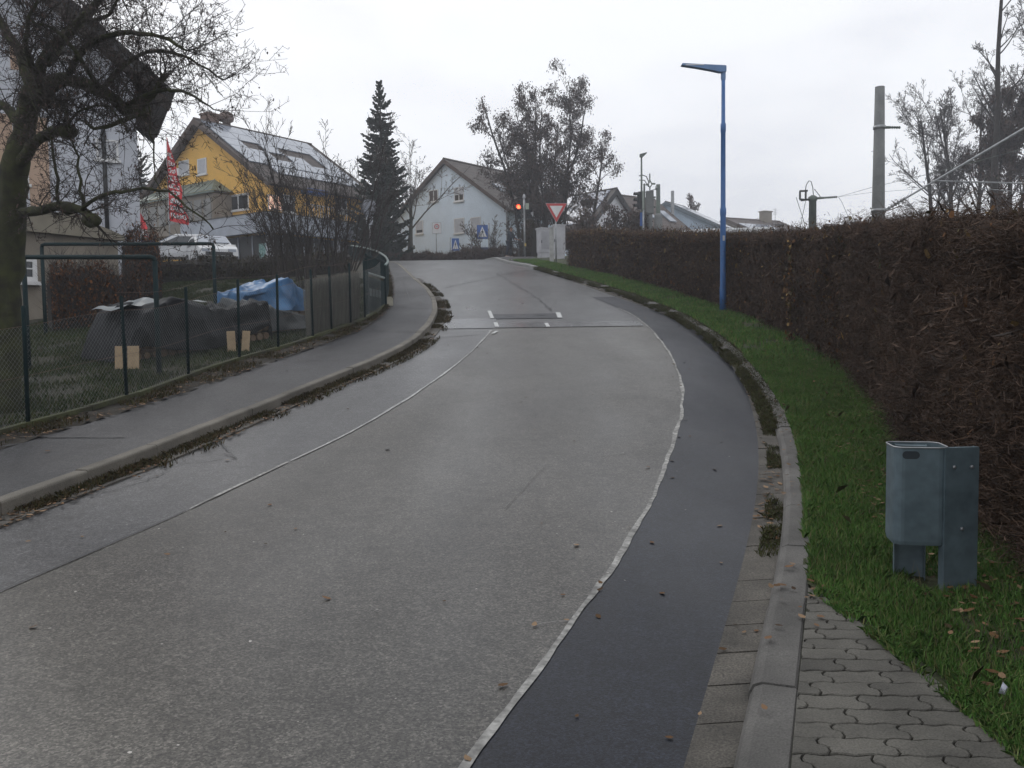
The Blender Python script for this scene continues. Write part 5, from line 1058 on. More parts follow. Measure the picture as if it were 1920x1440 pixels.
p = col(280, 41, 0); mb = MB(); mb.cbox(p+Z*.65, (1, 0, 0), (0, 1, 0), (0, 0, 1), .46, .46, 1.1); mb.cbox(p+Z*1.24, (1, 0, 0), (0, 1, 0), (0, 0, 1), .50, .52, .08); mb.cbox(p+Z*.05+Vector((.12, 0, 0)), (1, 0, 0), (0, 1, 0), (0, 0, 1), .12, .3, .1); tag(mb.build('blue_bin', Msignb, None, origin=p), 'blue wheeled bin beside the left parked car', 'bin')
car('parked_van', col(1332, 33.5, .05), rad(172), 4.9, 1.9, at(1330, 433, 33.5).z-g(33.5)-.05, 'white van parked behind the hedge, only its roof showing', True)
# traffic mirror
p = col(688, 42, .12); t = thing('traffic_mirror', p, 'grey back of a round traffic mirror on a thin post at the corner', 'mirror'); c = at(691, 389, 42)
mb = MB(); mb.tube([Vector((c.x+.02, 42.1, p.z)), Vector((c.x+.02, 42.1, c.z-.2))], .035, 8); mb.build('pole', Mgalv, t, True)
mb = MB(); mb.disc(c, (.15, 1, 0), .40, .04, 28); mb.tube([c+Vector((-.0, -.04, 0)), c+Vector((0, -.0, 0))], [.25, .38], 24); mb.build('mirror_disc', Mmirror, t)
mb = MB(); mb.box((c.x+.03, 41.98, c.z-.62), .34, .04, .42); mb.build('plate', Mwgrey, t)
# ================================================================ STREET FURNITURE
# blue street lamp on the verge
Y = float(hit(1355, 586, .1).y); b = col(1355.5, Y, .1); t = thing('street_lamp', b, 'tall slim blue street lamp with a flat head on the right verge', 'street lamp'); zt = at(1351, 137, Y).z
def zr(row): return at(1354, row, Y).z
mb = MB(); rr = [(b.z-.1, .078), (zr(540), .076), (zr(534), .067), (zr(405), .064), (zr(402), .072), (zr(392), .072), (zr(389), .058), (zr(248), .054), (zr(247), .062), (zr(232), .062), (zr(231), .047), (zt-.15, .044)]
mb.tube([Vector((b.x, Y, z)) for z, r in rr], [r for z, r in rr], 16); pole = mb.build('pole', Mblue, t, True)
mb = MB(); mb.tube([Vector((b.x, Y, zt-.17)), Vector((b.x, Y, zt-.12)), Vector((b.x, Y, zt+.08))], [.045, .056, .056], 12)
hx = b.x+.055; hl = at(1277, 121, Y).x; z1 = zt+.155; zl = at(1277, 121, Y).z
side = [(hx, z1-.02), (hx-.01, z1), (hl+.02, zl+.012), (hl, zl-.02), (hl+.03, zl-.035), (hx-.68, z1-.035), (hx-.34, z1-.10), (hx-.14, z1-.145), (hx, z1-.14)]
mb.prism([Vector((x, Y-.075, z)) for x, z in side], (0, .15, 0)); mb.build('lamp_head', Mblueg, t)
mb = MB(); mb.box((hl+.30, Y, zl-.03), .42, .16, .02); mb.build('lens', Mwhite, t)
mb = MB(); mb.box((b.x, Y-.066, zr(447)), .05, .004, .12); mb.build('sticker', Mcab, pole)
mb = MB(); mb.obox((b.x-.03, Y-.0805, b.z+.55), (.06, 0, 0), (0, .006, 0), (0, 0, .30)); mb.build('access_door', mat('lamp_door', (.028, .09, .24), .5, .15, 6), pole)
mb = MB(); mb.tube([Vector((b.x, Y, b.z-.05)), Vector((b.x, Y, b.z+.06))], [.10, .088], 14); mb.build('footing_ring', Mkerbd, t, True)
# litter bin
bx = hit(1715, 1118, .1); Yb = 4.42; t = thing('litter_bin', (bx.x, Yb, g(Yb)+.1), 'galvanised metal litter bin between two channel posts on the verge', 'litter bin')
gz0 = g(Yb)+.06
def plate(c, u, w, h, z0, z1, th=.004, lip=.035, name='post', flip=1):
    u = Vector(u).normalized(); n = Vector((u.y, -u.x, 0)); n = (n if n.y < 0 else -n)*flip; mb = MB()
    mb.obox(c-u*w/2+Z*(z0-c.z), u*w, -n*th, Z*(z1-z0)); mb.obox(c-u*w/2-n*th+Z*(z0-c.z), u*th, -n*lip, Z*(z1-z0)); mb.obox(c+u*(w/2-th)-n*th+Z*(z0-c.z), u*th, -n*lip, Z*(z1-z0))
    mb.obox(c-u*w/2-n*th+Z*(z1-th-c.z-.003), u*w*.999, -n*(lip-.002), Z*th); return mb.build(name, Mbin, t)
cR = at(1802, 1000, 4.33); zT = at(1800, 839, 4.33).z; plate(Vector((cR.x, 4.33, 0)), (1, .10, 0), .182, 0, gz0, zT, lip=.045)
cL = at(1704, 1000, 4.56); plate(Vector((cL.x, 4.56, 0)), (1, -.35, 0), .155, 0, gz0, zT-.01, lip=.05, flip=-1)
# rounded body, open at the top
cx, cy = at(1719, 900, 4.45).x, 4.46; zb, zt = at(1716, 1022, 4.36).z, at(1716, 840, 4.36).z; hw_, hd, rc = .132, .115, .05; prof = []
for qx, qy, a0 in ((1, -1, -90), (1, 1, 0), (-1, 1, 90), (-1, -1, 180)):
    for k in range(6): a = rad(a0+18*k); prof.append((qx*(hw_-rc)+rc*math.cos(a), qy*(hd-rc)+rc*math.sin(a)))
mb = MB(); n = len(prof); ca, sa = math.cos(rad(-11)), math.sin(rad(-11))
def bp(x, y, z, s=1.0): x, y = x*s, y*s; return Vector((cx+x*ca-y*sa, cy+x*sa+y*ca, z+0))
rings = [(zb+.012, .93), (zb, .97), (zb+.02, 1.0), (zt-.004, 1.0), (zt, .995), (zt, .975), (zt-.4, .97)]; vs = [bp(x, y, z, s) for z, s in rings for x, y in prof]; fs = [tuple(range(n))[::-1]]
for k in range(len(rings)-1):
    for i in range(n): j = (i+1) % n; fs.append((k*n+i, k*n+j, (k+1)*n+j, (k+1)*n+i))
fs.append(tuple((len(rings)-1)*n+i for i in range(n))); mb.add(vs, fs); body = mb.build('container', Mbin, t, False)
mb = MB(); fx = -.055; sl_ = []
for qx, a0 in ((1, -90), (-1, 90)):
    for k in range(9): a = rad(a0+22.5*k); sl_.append((fx+qx*.022+.020*math.cos(a), .020*math.sin(a)))
mb.prism([Vector((cx+x*ca-(-hd-.002)*sa, cy+x*sa+(-hd-.002)*ca, at(1693, 855, 4.33).z+z)) for x, z in sl_], (.0005, .0015, 0)); mb.build('handle_slot', Mbind, body)
mb = MB(); mb.tube([bp(.02, 0, zb+.3), bp(.02, 0, zb+.3)+Vector((.18, -.1, 0))], .012, 8); mb.build('pivot_bar', Mgalv, t)
for q, (sx, sz) in enumerate([(-.06, zT-.12), (.06, zT-.12)][:0]): pass
for sx, zz_ in ((-.045, zT-.10), (.045, zT-.10), (0, zT-.42)):
    mb = MB(); mb.tube([Vector((cR.x+sx, 4.325, zz_)), Vector((cR.x+sx, 4.316, zz_))], [.010, .008], 8); mb.build('bolt', Mgalv, t, True)
mb = MB(); rim = [bp(x, y, zt+.002, 1.0) for x, y in prof]; mb.tube(rim+[rim[0]], .0045, 6, cap=False); mb.build('rim', Mgalv, body, True)
# crumpled paper on the path
p = hit(1880, 1303, .12); mb = MB(); r = np.random.default_rng(5); bmv = [(p.x+math.cos(a)*rr, p.y+math.sin(a)*rr*.8, p.z+zz) for a, rr, zz in [(i*.9, .016+.008*r.uniform(-1, 1), .004+.030*r.uniform(0, 1)) for i in range(7)]]; top = (p.x, p.y, p.z+.05)
mb.add(bmv+[top, (p.x+.01, p.y, p.z)], [(i, (i+1) % 7, 7) for i in range(7)]+[((i+1) % 7, i, 8) for i in range(7)]); tag(mb.build('crumpled_wrapper', mat('paper', (.55, .56, .66), .6, .3, 60), None, origin=p), 'small crumpled white wrapper on the grass edge of the footpath', 'litter')
# give-way sign
Ys = 38.6; b = col(1043, Ys, .1); t = thing('give_way_sign', b, 'red and white give-way triangle on a post at the hedge end', 'road sign'); TL, TR_, BT = at(1022.5, 381, Ys), at(1063.5, 381, Ys), at(1043.5, 418, Ys); z_ = TL.z
def tri(s, dy, th, m, name, par):
    c = (TL+TR_+BT)/3; P = [c+(q-c)*s for q in (TL, TR_, BT)]; o = []
    for i in range(3):
        a, p_, n_ = P[i-1], P[i], P[(i+1) % 3]; rd = .045*s
        for k in (1, .5): o.append(p_+(a-p_).normalized()*rd*k)
        for k in (.5, 1): o.append(p_+(n_-p_).normalized()*rd*k)
    mb = MB(); mb.prism([v+Vector((0, dy, 0)) for v in o], (0, th, 0)); return mb.build(name, m, par)
pl = tri(1.0, 0, .02, Mcab, 'plate', t); tri(.955, -.004, .003, Msignr, 'red_border', pl); tri(.60, -.008, .003, Mwhite, 'white_field', pl)
mb = MB(); mb.tube([Vector((b.x, Ys+.06, b.z-.1)), Vector((b.x, Ys+.06, z_+.02))], .032, 10); mb.build('pole', Mgalv, t, True)
# grey cabinets
def cabinet(px0, px1, rt, Yc, d, lab, ang=0, hd=True):
    b = col((px0+px1)/2, Yc, .1); w = at(px1, 450, Yc).x-at(px0, 450, Yc).x; h = at(px0, rt, Yc).z-b.z; t = thing('utility_cabinet', b, lab, 'cabinet', 'grey utility cabinets at the corner'); u = Vector((math.cos(ang), math.sin(ang), 0)); n = Vector((u.y, -u.x, 0))
    mb = MB(); mb.cbox(b+Z*.12, u, n, Z, w*.9, d*.9, .3); mb.build('plinth', Mcab, t); mb = MB(); mb.cbox(b+Z*(h+.27)/2, u, n, Z, w, d, h-.27); mb.build('cabinet_body', Mcab, t)
    mb = MB(); mb.cbox(b+Z*(h+.03), u, n, Z, w+.05, d+.06, .06); mb.build('lid', Mcab, t)
    mb = MB(); 
    for k in range(9 if hd else 0): mb.cbox(b+Z*(h*.6)+u*(-w*.4+k*w*.1)+n*(d/2+.006), u, n, Z, .012, .012, h*.62)
    if hd: dd = mb.build('ribs', mat('cab_rib', (.24, .24, .26), .7, .1, 4) if 'cab_rib' not in bpy.data.materials else bpy.data.materials['cab_rib'], t)
    mb = MB(); mb.cbox(b+Z*(h*.55)-u*w*.44+n*(d/2+.02), u, n, Z, .03, .03, .14); mb.build('handle', Mdark, t)
cabinet(1009, 1031, 430, 43.5, .45, 'ribbed light grey cabinet left of the give-way sign', rad(28))
cabinet(1037, 1059, 424, 41.5, .35, 'taller grey cabinet half hidden by the hedge end under the give-way sign', rad(12), False)
b = col(1034.5, 39.2, .1); mb = MB(); mb.obox(b+Vector((-.09, 0, -.05)), (.19, 0, 0), (0, .15, 0), (0, 0, at(1035, 426, 39.2).z-b.z)); mb.obox(b+Vector((-.1, -.01, at(1035, 426, 39.2).z-b.z-.047)), (.21, 0, 0), (0, .17, 0), (0, 0, .04)); tag(mb.build('concrete_post', mat('white_conc', (.34, .34, .33), .8, .25, 5), None, origin=b), 'narrow weathered white concrete post below the give-way triangle', 'post')
# traffic signals
def sig_head(t, c, w, h, face, lit=None, n=3, name='signal_head'):
    f = Vector(face).normalized(); s = Vector((-f.y, f.x, 0)); mb = MB(); mb.cbox(c, s, f, Z, w, w*.6, h); hd = mb.build(name, Mdark, t)
    for i in range(n):
        z = c.z+h/2-h*(i+.5)/n; p = Vector((c.x, c.y, z))+f*w*.31; mb = MB(); mb.disc(p, f, w*.36, .012, 16)
        mb.build('lens', (Mlred if lit == i else Mbind), hd); mb = MB(); o = [p+s*math.cos(rad(a))*w*.40+Z*math.sin(rad(a))*w*.40 for a in range(-10, 191, 20)]
        for k in range(len(o)-1): mb.obox(o[k], o[k+1]-o[k], f*w*.75, (o[k]-p).normalized()*.012)
        mb.build('visor', Mdark, hd)
Yt = 48.5; b = col(984, Yt, .1); t = thing('traffic_light', b, 'traffic light on a grey pole showing red, beside the cyclist', 'traffic light'); zt = at(983, 374, Yt).z
mb = MB(); mb.tube([b-Z*.1, Vector((b.x, Yt, zt))], .055, 12); mb.build('pole', Mgalv, t, True)
mb = MB(); mb.tube([Vector((b.x, Yt, zt)), Vector((b.x, Yt, zt+.1)), Vector((b.x, Yt, zt+.24)), Vector((b.x, Yt, zt+.3))], [.05, .09, .07, .02], 10); mb.build('detector', Mcab, t, True)
sig_head(t, at(973.5, 397, Yt), .30, .78, (-.25, -1, 0), 0); c = at(990.5, 402, Yt); sig_head(t, c, .26, .52, (.45, -1, 0), None, 2)
mb = MB(); c = at(988.5, 387, Yt-.1); mb.cbox(c, (1, 0, 0), (0, 1, 0), Z, .19, .16, .34); mb.build('control_box', mat('pale_green', (.30, .34, .28), .6, .1, 3), t); c = at(997.5, 401.5, Yt); mb = MB(); mb.cbox(c, (1, 0, 0), (0, 1, 0), Z, .15, .12, .25); mb.build('side_box', Mcab, t)
mb = MB(); c = at(985, 459, Yt-.1); mb.cbox(c, (1, 0, 0), (0, 1, 0), Z, .09, .10, .16); mb.build('push_button', mat('yellow_box', (.50, .35, .08), .5, .1, 3), t)
mb = MB(); 
for z in (at(980, 392, Yt).z, at(980, 408, Yt).z): mb.tube([Vector((b.x-.3, Yt, z)), Vector((b.x+.35, Yt, z))], .018, 6)
mb.build('brackets', Mdark, t)
Y2 = 47; b = col(1203.5, Y2, .1); t = thing('far_street_lamp', b, 'slim grey lamp post with short upturned head above the far signal', 'street lamp'); zt = at(1200.5, 291, Y2).z
mb = MB(); mb.tube([b-Z*.1, Vector((b.x, Y2, b.z+3)), Vector((b.x, Y2, zt))], [.075, .06, .045], 10); mb.build('pole', Mconcd, t, True)
mb = MB(); a = Vector((b.x-.04, Y2, zt)); e_1 = at(1213, 286.5, Y2); mb.prism([a+Z*.05-Vector((.05, .1, 0)), e_1+Vector((0, -.1, .02)), e_1+Vector((-.02, -.1, -.03)), a+Vector((.1, -.1, -.12)), a+Vector((-.05, -.1, -.1))], (0, .2, 0)); mb.build('lamp_head', Mconcd, t)
mb = MB(); mb.obox(at(1199.5, 424, Y2)+Vector((0, -.12, 0)), (.14, 0, 0), (0, .03, 0), Z*.72); mb.build('blue_plate', Msignb, t)
b = col(1206.5, 46.5, .1); t = thing('far_traffic_light', b, 'dark three-lamp signal facing left beside the slim lamp post', 'traffic light'); mb = MB(); mb.tube([b-Z*.1, Vector((b.x, 46.5, at(1206, 362, 46.5).z))], .05, 8); mb.build('pole', Mgalv, t, True)
sig_head(t, at(1199.5, 376, 46.5), .30, .92, (-1, -.25, 0)); c = at(1205.5, 376, 46.4); mb = MB(); mb.cbox(c, (1, 0, 0), (0, 1, 0), Z, .10, .25, .95); mb.build('backing', mat('pale_green2', (.25, .28, .25), .6, .1, 3), t)
b = col(1218, 50, .1); t = thing('catenary_switch', b, 'grey box mast with curved pipes and insulators on top', 'mast'); zt = at(1218, 362, 50).z; mb = MB(); mb.tube([b-Z*.1, Vector((b.x, 50, zt))], [.20, .17], 12); mb.build('mast', Mconcp, t, True)
mb = MB(); mb.box((b.x, 49.9, zt+.2-.75), .42, .3, 1.3); mb.build('box', Mconcp, t); q = Vector((b.x+.02, 49.95, zt))
mb = MB(); mb.tube([q, q+Z*.3, q+Vector((-.12, 0, .5)), q+Vector((0, 0, .72)), q+Vector((0, 0, 1.1))], .035, 6); mb.tube([q+Z*.3, q+Vector((.13, 0, .5)), q+Z*.72], .035, 6)
mb.tube([q+Vector((-.02, 0, .55)), q+Vector((-.2, 0, .95)), q+Vector((-.42, 0, 1.02)), q+Vector((-.62, 0, .98))], .03, 6); mb.tube([q+Vector((-.08, 0, .35)), q+Vector((-.3, 0, .72)), q+Vector((-.62, 0, .74))], .025, 6); mb.tube([q+Vector((.1, 0, .52)), q+Vector((.32, 0, .52))], .05, 8)
mb.tube([q+Vector((-.05, 0, .48)), q+Vector((-.25, 0, .46))], .04, 6); mb.build('switch_gear', Mconcd, t)
for dz in (-.25, -.8): mb = MB(); mb.tube([q+Vector((.15, 0, dz)), q+Vector((.33, 0, dz))], .05, 8); mb.build('insulator', Mconcd, t)
b = col(1208.5, 50, .1); mb = MB(); zt = at(1208.5, 344, 50).z; mb.tube([b-Z*.1, Vector((b.x, 50, zt-.05)), Vector((b.x, 50, zt))], [.06, .055, .03], 8); tag(mb.build('steel_post', Mconcd, None, True, origin=b), 'thin steel post between the far signal and the grey box mast', 'post')
b = col(1234.5, 49, .1); t = thing('wire_mast', b, 'grey mast with wide sleeve and a short side arm, left of the blue-grey gable', 'mast'); zt = at(1234, 346, 49).z; mb = MB(); mb.tube([b-Z*.1, Vector((b.x, 49, zt))], [.14, .115], 12); mb.build('pole', Mconcd, t, True)
mb = MB(); zs = at(1234, 404, 49).z; mb.tube([b-Z*.05, Vector((b.x, 49, zs)), Vector((b.x, 49, zs+.1))], [.24, .22, .15], 12); mb.build('sleeve', Mconcp, t, True); mb = MB(); mb.tube([Vector((b.x-.1, 49, zt-.25)), Vector((b.x-.75, 49, zt-.42))], .025, 6); mb.tube([Vector((b.x-.15, 49, zt-.2)), Vector((b.x-.02, 49, zt-.2))], .11, 8); mb.build('side_arm', Mgalv, t)
# overhead line masts
Ym = 27; b = col(1645, Ym, .05); t = thing('concrete_mast', b, 'thick pale concrete line mast rising above the hedge', 'mast'); zt = at(1640.5, 163, Ym).z
mb = MB(); mb.tube([b-Z*.2, Vector((b.x, Ym, zt))], [.225, .142], 20); mb.build('pole', Mconcp, t, True)
def insul(mb, a, b, n, r0, r1):
    a, b = Vector(a), Vector(b); pts, rs = [], []
    for i in range(n*2+1): pts.append(a.lerp(b, i/(n*2))); rs.append(r1 if i % 2 else r0)
    mb.tube(pts, rs, 10)
za = at(1650, 239, Ym).z; mb = MB(); mb.tube([Vector((b.x, Ym, za-.05)), Vector((b.x, Ym, za+.05))], .185, 16); mb.build('band', Mgalv, t, True); mb = MB(); mb.tube([Vector((b.x+.15, Ym, za)), Vector((b.x+.3, Ym, za))], .045, 8); insul(mb, (b.x+.3, Ym, za), (b.x+.66, Ym, za-.01), 5, .022, .05); mb.build('insulator', Mconcd, t)
za2 = at(1650, 395, Ym).z; mb = MB(); mb.tube([Vector((b.x, Ym, za2-.05)), Vector((b.x, Ym, za2+.05))], .215, 16); mb.build('band', Mgalv, t, True)
A_ = Vector((b.x+.2, Ym, za2)); B_ = at(1925, 238, 25.5); d = (B_-A_); mb = MB(); insul(mb, A_, A_+d*.16, 7, .03, .06); mb.tube([A_+d*.15, A_+d*.55, B_+d*.5], [.028, .035, .04], 8); mb.build('bracket_arm', Mgalv, t)
P1 = A_+d*.37; mb = MB(); mb.tube([P1, at(1930, 344, 26), at(2200, 340, 25.5)], .022, 8); mb.tube([at(1838, 353, 26.3), at(1935, 362, 26)], .014, 6); mb.build('steady_arm', Mgalv, t)
Y3 = 45; b = col(1523, Y3, .05); t = thing('line_mast', b, 'darker line mast with switch box and cable loop on top', 'mast'); zt = at(1523, 366, Y3).z
mb = MB(); mb.tube([b-Z*.1, Vector((b.x, Y3, zt-.3)), Vector((b.x, Y3, zt-.28)), Vector((b.x, Y3, zt-.1)), Vector((b.x, Y3, zt))], [.21, .185, .23, .23, .08], 16); mb.build('pole', Mconcd, t, True); q = Vector((b.x, Y3-.1, zt))
mb = MB(); 
for a0, a1 in [((-.65, -.28), (-.1, -.2)), ((-.7, -.2), (-.7, .2)), ((-.4, -.2), (-.4, .2)), ((-.72, .2), (-.3, .22)), ((-.72, -.22), (-.3, -.25))]: mb.tube([q+Vector((a0[0], 0, a0[1])), q+Vector((a1[0], 0, a1[1]))], .05, 6)
mb.build('switch_box', Mdark, t); mb = MB(); mb.tube([q+Vector((-.42, 0, .2)), q+Vector((-.38, 0, .5)), q+Vector((-.25, 0, .72)), q+Vector((-.13, 0, .7)), q+Vector((-.04, 0, .4)), q+Vector((0, 0, 0))], .022, 6, cap=False)
mb.tube([q+Vector((.05, 0, .3)), q+Vector((.4, 0, -.15))], .02, 5); mb.tube([q+Vector((-.4, 0, -.3)), q+Vector((-.5, 0, -.8)), q+Vector((-.85, 0, -2.4))], .015, 5); mb.tube([q+Vector((-.9, 0, -.1)), q+Vector((-.5, 0, -1.3)), q+Vector((-.4, 0, -1.7)), q+Vector((-.4, 0, -2.6))], .015, 5); mb.build('cables', Mconcd, t)
mb = MB(); mb.tube([q+Vector((.1, 0, -.18)), q+Vector((.5, 0, -.16))], .06, 8); insul(mb, q+Vector((.5, 0, -.16)), q+Vector((1.25, 0, -.12)), 7, .025, .07); mb.build('insulator', Mconcd, t)
q2 = q+Vector((1.3, 0, -.12))
mb = MB(); mb.tube([q2, at(1632, 352, 38), at(1760, 322, 30), at(1980, 262, 22)], .010, 4, cap=False); mb.tube([q2, at(1632, 361, 38), at(1780, 350, 30)], .008, 4, cap=False); mb.tube([q2, at(1578, 378, 45), at(1592, 410, 45), at(1597, 430, 45)], .012, 4, cap=False)
tag(mb.build('overhead_wires', Mconcd, None, origin=q2), 'thin overhead wires running from the dark mast past the concrete mast', 'wires')
# signs beyond the junction
def post(t, px, Yp, ztop, r=.03): b = col(px, Yp, 0); mb = MB(); mb.tube([b-Z*.1, Vector((b.x, Yp, ztop))], r, 8); return mb.build('pole', Mgalv, t, True)
def txt(s, size, loc, m, parent, rotz=0):
    c = bpy.data.curves.new('t', 'FONT'); c.body = s; c.size = size; c.align_x = 'CENTER'; c.align_y = 'CENTER'; c.extrude = .002; o = bpy.data.objects.new('tmp', c); C.objects.link(o)
    dg = bpy.context.evaluated_depsgraph_get(); me = bpy.data.meshes.new_from_object(o.evaluated_get(dg)); bpy.data.objects.remove(o)
    me.transform(Matrix.Translation(Vector(loc)) @ Matrix.Rotation(rad(90), 4, 'X')); return link('lettering', me, m, parent)
Yz = 55.4; t = thing('zone_sign', col(819, Yz, 0), 'white square speed zone sign with red-ringed 30', 'road sign'); A_, B_ = at(810, 417, Yz), at(828, 438, Yz); c = (A_+B_)/2; w = B_.x-A_.x; h = A_.z-B_.z
post(t, 819, Yz+.05, c.z); mb = MB(); mb.cbox(c, (1, 0, 0), (0, 1, 0), Z, w, .03, h); pl = mb.build('plate', Mwhite, t); mb = MB()
o = c+Z*h*.12+Vector((0, -.02, 0)); N_ = 28
for i in range(N_):
    a0, a1 = 2*math.pi*i/N_, 2*math.pi*(i+1)/N_; R0_, R1_ = w*.19, w*.27; mb.poly([o+Vector((math.cos(a)*r_, 0, math.sin(a)*r_)) for a, r_ in ((a0, R0_), (a1, R0_), (a1, R1_), (a0, R1_))])
mb.build('red_ring', Msignr, pl); txt('30', w*.26, o+Vector((0, -.002, 0)), Mdark, pl)
mb = MB(); 
for (sx, sz, lw, lh) in [(0, h/2-.02, w, .012), (0, -h/2+.02, w, .012)]: mb.cbox(c+Vector((sx, -.018, sz)), (1, 0, 0), (0, 1, 0), Z, lw-.04, .002, lh)
for q in (-1, 1): mb.cbox(c+Vector((q*(w/2-.02), -.018, 0)), (1, 0, 0), (0, 1, 0), Z, .012, .002, h-.04)
mb.build('border', Mdark, pl)
def crossing(x0, y0, x1, y1, Yc, ppx, lab, ptop):
    t = thing('crossing_sign', col(ppx, Yc, 0), lab, 'road sign', 'blue pedestrian crossing signs'); A_, B_ = at(x0, y0, Yc), at(x1, y1, Yc); c = (A_+B_)/2; w = B_.x-A_.x; h = A_.z-B_.z; post(t, ppx, Yc+.03, at(ppx, ptop, Yc).z, .045)
    mb = MB(); mb.cbox(c, (1, 0, 0), (0, 1, 0), Z, w, .03, h); pl = mb.build('plate', Msignb, t); y = -.018; mb = MB(); F1 = lambda x, z: c+Vector((x*w, y, z*h))
    mb.poly([F1(-.40, -.36), F1(.40, -.36), F1(0, .40)]); mb.build('white_triangle', Mwhite, pl); mb = MB(); y2 = -.021; F2 = lambda x, z: c+Vector((x*w, y2, z*h))
    mb.poly([F2(-.045, .17), F2(0, .12), F2(.045, .17), F2(0, .23)]); mb.poly([F2(-.05, .12), F2(.05, .12), F2(.06, -.06), F2(-.06, -.06)]); mb.poly([F2(-.06, -.06), F2(0, -.06), F2(-.10, -.28), F2(-.15, -.28)]); mb.poly([F2(0, -.06), F2(.06, -.06), F2(.15, -.28), F2(.10, -.28)])
    mb.poly([F2(.05, .10), F2(.14, -.03), F2(.11, -.06), F2(.04, .04)]); mb.poly([F2(-.05, .10), F2(-.04, .04), F2(-.13, -.06), F2(-.15, -.03)])
    for k in (-.24, -.12, .12, .24): mb.poly([F2(k-.03, -.35), F2(k+.03, -.35), F2(k*.8+.02, -.29), F2(k*.8-.02, -.29)])
    mb.build('walking_figure', Mdark, pl)
crossing(894, 422, 915, 448, 55.0, 917.5, 'upper blue pedestrian crossing sign with its post on the right', 418)
crossing(847, 447, 861, 470, 55.2, 845, 'lower blue pedestrian crossing sign with its post on the left', 445)
t = thing('direction_sign', col(905, 55.3, 0), 'long low blue direction sign half hidden by shrubs', 'road sign'); A_, B_ = at(887, 464, 55.3), at(926, 475, 55.3); c = (A_+B_)/2; mb = MB(); mb.cbox(c, (1, 0, 0), (0, 1, 0), Z, B_.x-A_.x, .04, A_.z-B_.z); pl = mb.build('plate', mat('dull_blue', (.05, .075, .16), .5, .15, 3), t)
for px in (890, 923): post(t, px, 55.35, c.z, .03)
mb = MB(); mb.cbox(c+Vector((-.15, -.022, 0)), (1, 0, 0), (0, 1, 0), Z, .42, .003, .07); mb.cbox(c+Vector((-.48, -.022, .0)), (1, 0, 0), (0, 1, 0), Z, .12, .003, .10); mb.build('faded_marks', mat('faded', (.22, .24, .32), .5, .1, 3), pl)
t = thing('garden_wall', col(880, 57, 0), 'low grey wall before the pale blue house', 'wall'); mb = MB(); a = col(850, 57, -.2); b_ = col(925, 57, -.2); mb.obox(a, b_-a, (0, .2, 0), Z*.95); mb.build('wall', Mwhw, t); mb = MB(); mb.obox(a+Z*.953-Vector((.03, .03, 0)), b_-a+Vector((.06, 0, 0)), (0, .26, 0), Z*.05); mb.build('coping', Mbeige, t)
# ---- person with bicycle
Yc = 49.6; b0 = col(955, Yc, .12); fwd = Vector((.93, -.36, 0)).normalized(); sd_ = Vector((-fwd.y, fwd.x, 0))
bk = thing('bicycle', b0+fwd*.35, 'dark bicycle held by the standing rider at the crossing', 'bicycle'); bc = b0+fwd*.42-sd_*.05
def bpnt(x, z, s=0): return bc+fwd*x+Z*z+sd_*s
for x in (-.53, .53):
    mb = MB(); N_ = 28; c = bpnt(x, .34); ring = [c+fwd*math.cos(2*math.pi*i/N_)*.33+Z*math.sin(2*math.pi*i/N_)*.33 for i in range(N_+1)]; mb.tube(ring, .018, 6, cap=False); wh = mb.build('wheel', Mrub, bk)
    mb = MB()
    for i in range(12): a = 2*math.pi*i/12; mb.tube([c, c+(fwd*math.cos(a)+Z*math.sin(a))*.32], .003, 3, cap=False)
    mb.tube([c-sd_*.05, c+sd_*.05], .02, 6); mb.build('spokes', Mgalv, wh)
mb = MB(); 
for a, b_ in [((-.08, .30), (-.22, .84)), ((-.08, .30), (.36, .82)), ((-.20, .78), (.34, .88)), ((-.53, .34), (-.08, .30)), ((-.53, .34), (-.20, .78)), ((.34, .92), (.53, .34))]: mb.tube([bpnt(*a), bpnt(*b_)], .017, 6)
mb.build('frame', Mdark, bk); mb = MB(); mb.tube([bpnt(.30, 1.02, -.28), bpnt(.38, 1.03, -.15), bpnt(.36, 1.0, 0), bpnt(.38, 1.03, .15), bpnt(.30, 1.02, .28)], .013, 6); mb.tube([bpnt(.34, .9), bpnt(.36, 1.0)], .015, 6); mb.build('handlebar', Mgalv, bk)
mb = MB(); mb.tube([bpnt(-.36, .90), bpnt(-.24, .91), bpnt(-.10, .89)], [.07, .06, .02], 8); mb.build('saddle', Mrub, bk); mb = MB(); mb.tube([bpnt(-.08, .30, -.12), bpnt(-.08, .30, .12)], .012, 5); mb.disc(bpnt(-.08, .30, .03), sd_, .09, .006, 14); mb.build('crank', Mgalv, bk); mb = MB(); mb.cbox(bpnt(.42, .88), fwd, sd_, Z, .07, .07, .07); mb.build('lamp', Mgalv, bk)
def skin(name, V, E, Rr, m, parent, sub=1):
    me = bpy.data.meshes.new(name); og = ORG[parent.name]; me.from_pydata([tuple(Vector(v)-og) for v in V], E, []); o = bpy.data.objects.new(name, me); C.objects.link(o); me.materials.append(m); o.parent = parent; ORG[o.name] = og
    md = o.modifiers.new('skin', 'SKIN'); md.use_smooth_shade = True
    for i, r_ in enumerate(Rr): me.skin_vertices[0].data[i].radius = (r_, r_)
    me.skin_vertices[0].data[0].use_root = True
    s_ = o.modifiers.new('sub', 'SUBSURF'); s_.levels = sub; s_.render_levels = sub; return o
person = thing('person', b0, 'person in dark jacket and trousers standing astride a bicycle at the crossing', 'person')
pb = b0-fwd*.02
def pp(x, z, s=0): return pb+fwd*x+Z*z+sd_*s
